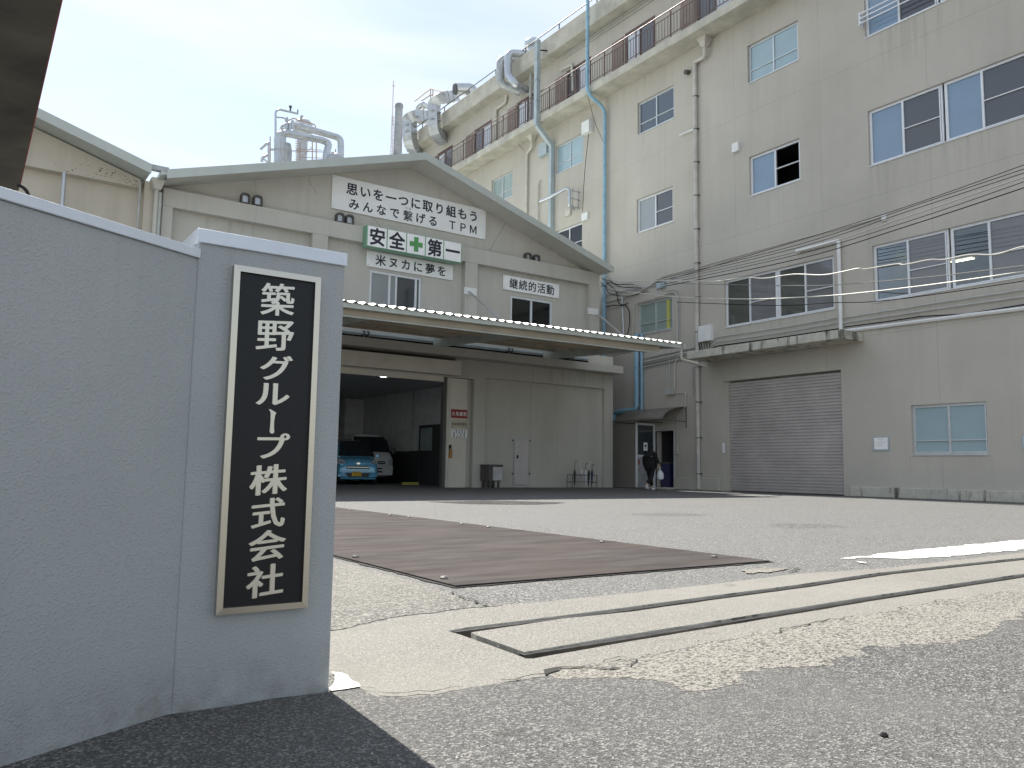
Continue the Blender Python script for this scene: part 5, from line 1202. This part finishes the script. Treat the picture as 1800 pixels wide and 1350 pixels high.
# umbrella stand and umbrellas
ux0 = gy(1003, 845, 22.2).x; ux1 = gy(1046, 845, 22.2).x
us = thing('umbrella_stand', 'low steel rail umbrella stand against the factory wall', 'umbrella stand', ((ux0 + ux1) / 2, 22.3, 0)); mb = MB()
for y in (22.1, 22.4):
    mb.tube(fillet([(ux0, y, 0), (ux0, y, .46), (ux1, y, .46), (ux1, y, 0)], .06), .014, 8)
for z in (.46, .2):
    for x in (ux0, ux1): mb.bar((x, 22.1, z), (x, 22.4, z), .02, .02)
mb.bar((ux0, 22.1, .22), (ux1, 22.1, .22), .015, .015); mb.bar((ux0, 22.4, .22), (ux1, 22.4, .22), .015, .015)
for k in range(1, 6): mb.bar((ux0 + (ux1 - ux0) * k / 6, 22.1, .46), (ux0 + (ux1 - ux0) * k / 6, 22.4, .46), .012, .012)
mb.build('rack', 'rack_steel', us)
rs = random.Random(2)
for k, (x, h, m_, lean, lab) in enumerate(((1010, .9, 'umbrella_black', 0, 'slim black umbrella alone at the left of the stand'), (1023, .9, 'galv', .07, 'translucent umbrella leaning left in the stand'), (1030, .82, 'bag_white', .02, 'white wrapped umbrella in the middle of the stand'), (1034, .86, 'umbrella_black', -.05, 'black umbrella leaning right in the stand'), (1040, .78, 'navy', -.03, 'dark blue umbrella at the right of the stand'))):
    X_ = gy(x, 850, 22.25).x; um = thing('umbrella', lab, 'umbrella', (X_, 22.25, 0)); bz = Vector((X_, 22.25, .02)); d_ = Vector((-lean, 0, 1)).normalized()
    mb = MB(); Pp = [bz + d_ * s for s in (0, .08, .12, .5, .62, .66)]
    for (a, b, ra, rb) in ((0, 1, .006, .008), (1, 2, .008, .02), (2, 3, .022, .045), (3, 4, .045, .02)): mb.tube([Pp[a], Pp[b]], ra, 8, True, rb)
    mb.build('folded_cover', m_, um, smooth=True)
    mb = MB(); tp_ = bz + d_ * h; hk = [bz + d_ * .6, tp_] + [tp_ + Vector((.045 - .045 * math.cos(a_), 0, .045 * math.sin(a_))) for a_ in (.5, 1, 1.57, 2.2, 2.9, 3.4)]
    mb.tube(hk, .010, 8); mb.build('handle', 'box_dark' if k % 2 == 0 else 'bag_white', um, smooth=True)

# ================================================================== VEHICLES
def ring(w, wt, zb, zs, zt, mid):
    R = [(0, zb), (.80 * w, zb), (w * .97, zb + .10), (w, mid), (.975 * w, zs), (wt, zt - .06), (.62 * wt, zt), (0, zt + .008)]
    return R
def car_body(st):
    mb = MB(); n = None; rings = []
    for (y, w, wt, zb, zs, zt, mid) in st:
        h = ring(w, wt, zb, zs, zt, mid); full = [(x, y, z) for x, z in h] + [(-x, y, z) for x, z in reversed(h[1:-1])]; rings.append(full)
    n = len(rings[0]); vs = [p for r in rings for p in r]
    fs = [(i * n + k, i * n + (k + 1) % n, (i + 1) * n + (k + 1) % n, (i + 1) * n + k) for i in range(len(rings) - 1) for k in range(n)] + [tuple(reversed(range(n))), tuple((len(rings) - 1) * n + k for k in range(n))]
    mb.add(vs, fs); return mb
def patch(mb, pts, th=.012, dv=(0, -1, .3)):
    mb.prism(pts, Vector(dv).normalized() * -th); return mb
def wheel(parent, x, y, r, wd, side):
    mb = MB(); mb.tube([(x, y, r), (x + side * .001, y, r)], r, 4) if 0 else None
    t_ = MB(); t_.tube([(x - wd / 2, y, r), (x + wd / 2, y, r)], r, 24); o = t_.build('tyre', 'rubber', parent, bevel=.02)
    xo2 = x + side * wd / 2; t_ = MB(); t_.tube([(xo2 - side * .02, y, r), (xo2 + side * .006, y, r)], r * .62, 20); t_.build('rim', 'galv', o)
    return o
def local(fn, name, label, cat, loc, rz):
    t_ = thing(name, label, cat, (0, 0, 0)); fn(t_); t_.location = loc; t_.rotation_euler = (0, 0, rz); return t_
def kei(t_):
    st = [(-1.70, .58, .50, .30, .50, .62, .42), (-1.66, .68, .60, .24, .58, .76, .45), (-1.50, .725, .62, .20, .70, .88, .50), (-1.15, .737, .64, .19, .80, .95, .55), (-.90, .737, .63, .19, .86, 1.00, .55), (-.86, .737, .62, .19, .88, 1.06, .55),
          (-.30, .737, .56, .19, .92, 1.52, .58), (.0, .737, .545, .19, .93, 1.60, .6), (.8, .737, .54, .19, .94, 1.62, .6), (1.40, .73, .53, .20, .94, 1.56, .6), (1.62, .71, .50, .24, .92, 1.15, .55), (1.70, .66, .46, .34, .8, .92, .5)]
    b = car_body(st).build('body', 'car_blue', t_, smooth=True, sub=2)
    # windscreen and side glass
    mb = MB(); mb.prism([(-.60, -.93, 1.005), (.60, -.93, 1.005), (.50, -.24, 1.55), (-.50, -.24, 1.55)], Vector((0, -.6, .55)).normalized() * .03); mb.build('windscreen', 'car_glass', b)
    for s in (-1, 1):
        mb = MB(); mb.prism([(s * .70, -.55, .98), (s * .70, 1.25, .98), (s * .60, 1.15, 1.48), (s * .60, -.12, 1.48)], (s * .035, 0, .01)); mb.build('side_window', 'car_glass', b)
        mb = MB(); mb.prism([(s * .43, -1.60, .70), (s * .70, -1.50, .72), (s * .735, -1.30, .84), (s * .66, -1.42, .88), (s * .50, -1.56, .84)], (0, -.07, .02)); h_ = mb.build('headlight', 'lens', t_, bevel=.01)
        mb = MB()
        for q in ((.52, .77), (.60, .79), (.67, .80)): mb.lathe((s * q[0], -1.62, q[1] - .02), [(.02, 0), (.026, .03), (.012, .045)], 8)
        mb.build('headlight_bulb', 'chrome', h_)
        mb = MB(); mb.prism([(s * .36, -1.705, .27), (s * .66, -1.62, .28), (s * .70, -1.60, .34), (s * .40, -1.70, .46), (s * .60, -1.665, .44)][:4], (0, -.03, 0)); mb.build('bumper_blade', 'car_blue', t_)
        mb = MB(); mb.bar((s * .74, -.70, 1.02), (s * .88, -.72, 1.05), .10, .12); mb.build('mirror', 'car_blue', t_, bevel=.02)
        wheel(t_, s * .66, -1.08, .27, .15, s); wheel(t_, s * .66, 1.15, .27, .15, s)
    mb = MB(); mb.prism([(-.40, -1.70, .56), (.40, -1.70, .56), (.36, -1.69, .66), (-.36, -1.69, .66)], (0, -.028, 0)); g_ = mb.build('grille', 'black', t_); mb = MB(); mb.box(-.37, .37, -1.735, -1.728, .605, .618); mb.build('grille_bar', 'chrome', g_)
    mb = MB(); mb.prism([(-.36, -1.70, .27), (.36, -1.70, .27), (.44, -1.70, .42), (-.44, -1.70, .42)], (0, -.03, 0)); mb.build('lower_intake', 'black', t_)
    mb = MB(); mb.prism([(-.62, -1.66, .20), (.62, -1.66, .20), (.60, -1.68, .255), (-.60, -1.68, .255)], (0, -.04, 0)); mb.build('front_lip', 'car_blue', t_)
    mb = MB(); mb.box(-.165 - .05, .165 - .05, -1.748, -1.738, .30, .465); p_ = mb.build('number_plate', 'plate_yellow', t_)
    Fq = Fr('Y', -1.749)
    for fn_ in (lambda mb: line_text(mb, Fq, '和歌山580', -.155, .055, .43, .045, .001, .01), lambda mb: put(mb, Fq, 'せ', -.17, .355, .045, .045, .001, .01), lambda mb: line_text(mb, Fq, '819', -.11, .10, .355, .11, .001, .02)):
        mb = MB(); fn_(mb); mb.build('plate_lettering', 'black', p_)
    mb = MB(); mb.lathe((0, 0, 0), [(.05, 0), (.05, .012)], 20); mb.v = [(x * 1.2, -1.70 - z, .74 + y * .7) for x, y, z in mb.v]; mb.build('emblem', 'chrome', t_)
q = gz(627, 853)
car = local(kei, 'parked_car', 'light blue small hatchback with yellow number plate parked in the vehicle bay', 'car', (11.98, 27.85, 0), math.radians(-16))
def van(t_):
    st = [(-2.35, .74, .66, .34, .80, .98, .6), (-2.32, .82, .74, .28, .88, 1.08, .6), (-2.20, .845, .78, .25, .95, 1.16, .6), (-2.10, .845, .77, .24, 1.0, 1.22, .6), (-1.62, .845, .66, .24, 1.05, 1.82, .6), (-1.35, .845, .64, .24, 1.05, 1.93, .6), (-.8, .845, .64, .24, 1.05, 1.98, .6), (1.6, .845, .64, .24, 1.05, 1.98, .6), (2.25, .84, .62, .28, 1.05, 1.93, .6), (2.34, .82, .6, .34, 1.0, 1.8, .6)]
    b = car_body(st).build('body', 'van_white', t_, smooth=True, sub=2)
    mb = MB(); mb.prism([(-.74, -2.13, 1.21), (.74, -2.13, 1.21), (.60, -1.60, 1.80), (-.60, -1.60, 1.80)], Vector((0, -.6, .5)).normalized() * .03); mb.build('windscreen', 'car_glass', b)
    for s in (-1, 1):
        mb = MB(); mb.prism([(s * .80, -1.9, 1.12), (s * .80, 2.0, 1.12), (s * .68, 1.9, 1.72), (s * .68, -1.55, 1.72)], (s * .035, 0, .01)); mb.build('side_window', 'car_glass', b)
        mb = MB(); mb.prism([(s * .60, -2.34, .72), (s * .80, -2.28, .72), (s * .81, -2.26, .97), (s * .62, -2.32, .95)], (0, -.04, 0)); mb.build('headlight', 'lens', t_, bevel=.01)
        mb = MB(); mb.bar((s * .84, -1.92, 1.25), (s * .99, -1.98, 1.28), .10, .24); mb.build('mirror', 'black', t_, bevel=.02)
        wheel(t_, s * .74, -1.45, .32, .18, s); wheel(t_, s * .74, 1.3, .32, .18, s)
    mb = MB(); mb.prism([(-.52, -2.345, .74), (.52, -2.345, .74), (.50, -2.34, .86), (-.50, -2.34, .86)], (0, -.03, 0)); g_ = mb.build('grille', 'black', t_); mb = MB(); mb.box(-.49, .49, -2.385, -2.376, .79, .81); mb.build('grille_bar', 'galv', g_)
    mb = MB(); mb.prism([(-.80, -2.33, .32), (.80, -2.33, .32), (.82, -2.32, .66), (-.82, -2.32, .66)], (0, -.06, 0)); mb.build('bumper', 'van_white', t_, bevel=.02)
    for z in (.42, .54): mb = MB(); mb.box(-.38, .38, -2.405, -2.391, z, z + .06); mb.build('intake', 'black', t_)
van_ = local(van, 'parked_van', 'white one box van parked behind the blue hatchback', 'van', (13.62, 30.9, 0), math.radians(-12))

# ================================================================== PERSON
def skin(name, joints, edges, mat, parent, sub=2, root=0):
    me = bpy.data.meshes.new(name); me.from_pydata([j[0] for j in joints], edges, []); me.update()
    o = bpy.data.objects.new(name, me); C.objects.link(o)
    o.modifiers.new('skin', 'SKIN'); ss = o.modifiers.new('sub', 'SUBSURF'); ss.levels = sub; ss.render_levels = sub
    if not me.skin_vertices:
        bpy.context.view_layer.objects.active = o
    sv = me.skin_vertices[0].data if me.skin_vertices else None
    if sv is None:
        return None
    for i, j in enumerate(joints):
        r = j[1]; sv[i].radius = (r, r) if isinstance(r, (int, float)) else r; sv[i].use_root = (i == root)
    dg = bpy.context.evaluated_depsgraph_get(); m2 = bpy.data.meshes.new_from_object(o.evaluated_get(dg))
    bpy.data.objects.remove(o)
    for p in m2.polygons: p.use_smooth = True
    m2.materials.clear(); m2.materials.append(MATS[mat]); r_ = bpy.data.objects.new(name, m2); C.objects.link(r_); r_.parent = parent
    return r_
def person(t_):
    # facing +X, walking; left is +Y.  carrying hand = right hand (-Y)
    J = [((0, 0, .86), .10), ((0, 0, 1.02), .085), ((.015, 0, 1.17), .09), ((.03, 0, 1.28), .055), ((.05, 0, 1.34), .045), ((.07, 0, 1.42), .075), ((.08, 0, 1.49), .07),
         ((.0, .09, .82), .085), ((.10, .09, .46), .055), ((.20, .09, .12), .036), ((.23, .09, .05), .03), ((.32, .09, .03), .025),
         ((.0, -.09, .82), .085), ((-.02, -.09, .45), .055), ((-.26, -.09, .19), .036), ((-.30, -.09, .12), .03), ((-.22, -.09, .05), .025),
         ((.02, .15, 1.25), .038), ((-.06, .21, 1.01), .035), ((-.02, .22, .79), .024), ((-.01, .22, .74), .022),
         ((.03, -.15, 1.25), .038), ((.07, -.20, 1.02), .035), ((.20, -.20, .86), .024), ((.245, -.20, .82), .022)]
    E = [(0, 1), (1, 2), (2, 3), (3, 4), (4, 5), (5, 6), (0, 7), (7, 8), (8, 9), (9, 10), (10, 11), (0, 12), (12, 13), (13, 14), (14, 15), (15, 16), (2, 17), (17, 18), (18, 19), (19, 20), (2, 21), (21, 22), (22, 23), (23, 24)]
    for base_i, dirn in ((20, Vector((.1, 0, -1))), (24, Vector((.35, 0, -1)))):
        b0 = Vector(J[base_i][0])
        for k in range(4):
            a_ = (k - 1.5) * .016; p1 = b0 + Vector((a_, 0, -.03)) + dirn.normalized() * .02; p2 = p1 + Vector((.006, .0, -.028 - .004 * (k in (1, 2)))); p3 = p2 + Vector((.012, .006, -.018))
            i = len(J); J += [(tuple(p1), .0085), (tuple(p2), .0078), (tuple(p3), .007)]; E += [(base_i, i), (i, i + 1), (i + 1, i + 2)]
        i = len(J); J += [(tuple(b0 + Vector((.03, .01, -.012))), .009), (tuple(b0 + Vector((.045, .012, -.038))), .008)]; E += [(base_i, i), (i, i + 1)]
    b = skin('body', J, E, 'skin', t_)
    mb = MB(); mb.prism([(.145, -.012, 1.43), (.168, 0, 1.415), (.145, .012, 1.43), (.15, 0, 1.46)], (0, 0, .0)) if 0 else None
    mb = MB(); mb.lathe((0, 0, 0), [(.004, 0), (.011, .012), (.007, .032)], 6); mb.v = [(x + .148 + (.02 - z) * .25, y, z + 1.415) for x, y, z in mb.v]; mb.build('nose', 'skin', t_, smooth=True)
    for s in (-1, 1):
        mb = MB(); mb.lathe((.142, s * .028, 1.452), [(.004, -.004), (.008, 0), (.004, .004)], 8); mb.build('eye', 'black', t_)
    mb = MB(); mb.box(.139, .147, -.02, .02, 1.392, 1.398); mb.build('mouth', 'sign_red', t_)
    # clothes
    skin('jacket', [((-.01, 0, .70), (.19, .22)), ((-.01, 0, .90), (.18, .215)), ((0, 0, 1.08), (.165, .20)), ((.01, 0, 1.22), (.135, .18)), ((.02, 0, 1.31), (.075, .085)),
                    ((.02, .17, 1.25), .068), ((-.06, .23, 1.02), .064), ((-.03, .24, .82), .052), ((.03, -.17, 1.25), .068), ((.07, -.22, 1.03), .064), ((.18, -.215, .88), .050)],
         [(0, 1), (1, 2), (2, 3), (3, 4), (3, 5), (5, 6), (6, 7), (3, 8), (8, 9), (9, 10)], 'cloth_black', t_, root=1)
    skin('trousers', [((0, 0, .80), (.14, .16)), ((0, .09, .74), .10), ((.08, .09, .46), .082), ((.18, .09, .13), .07), ((0, -.09, .74), .10), ((-.03, -.09, .46), .082), ((-.24, -.09, .21), .07)],
         [(0, 1), (1, 2), (2, 3), (0, 4), (4, 5), (5, 6)], 'cloth_black', t_)
    skin('hair', [((.0, 0, 1.13), (.05, .09)), ((-.02, 0, 1.24), (.07, .10)), ((.0, 0, 1.36), (.085, .10)), ((.03, 0, 1.46), (.10, .10)), ((.05, 0, 1.53), (.075, .075))], [(0, 1), (1, 2), (2, 3), (3, 4)], 'cloth_black', t_, root=2)
    skin('shoe', [((.17, .09, .05), (.045, .05)), ((.25, .09, .04), (.04, .045)), ((.34, .09, .032), (.03, .042))], [(0, 1), (1, 2)], 'shoe_white', t_)
    skin('shoe', [((-.32, -.09, .17), (.045, .05)), ((-.27, -.09, .11), (.04, .045)), ((-.21, -.09, .05), (.03, .042))], [(0, 1), (1, 2)], 'shoe_white', t_)
t_ = thing('person', 'person in a long black coat and white trainers walking to the side door', 'person'); person(t_)
pq_ = gz(1143, 861.5); rz = math.radians(4)
t_.location = (pq_.x, pq_.y, 0); t_.rotation_euler = (0, 0, rz)
hand = Matrix.Rotation(rz, 3, 'Z') @ Vector((.27, -.20, .76)) + Vector(t_.location)
bagt = thing('plastic_bag', 'white plastic carrier bag hanging from the hand of the person', 'bag', hand)
mb = MB(); mb.lathe((hand.x, hand.y, hand.z - .42), [(.03, 0), (.10, .03), (.125, .12), (.11, .22), (.06, .30), (.018, .345)], 14); mb.v = [(x + .012 * mnoise.noise(Vector((x * 25, y * 25, z * 25))), y + .012 * mnoise.noise(Vector((y * 25, z * 25, x * 25))), z) for x, y, z in mb.v]; mb.build('sack', 'bag_white', bagt, smooth=True)
mb = MB(); mb.tube([(hand.x - .02, hand.y, hand.z - .1), (hand.x - .03, hand.y, hand.z - .02), (hand.x, hand.y, hand.z + .03), (hand.x + .03, hand.y, hand.z - .02), (hand.x + .02, hand.y, hand.z - .1)], .007, 6); mb.build('handle', 'bag_white', bagt)
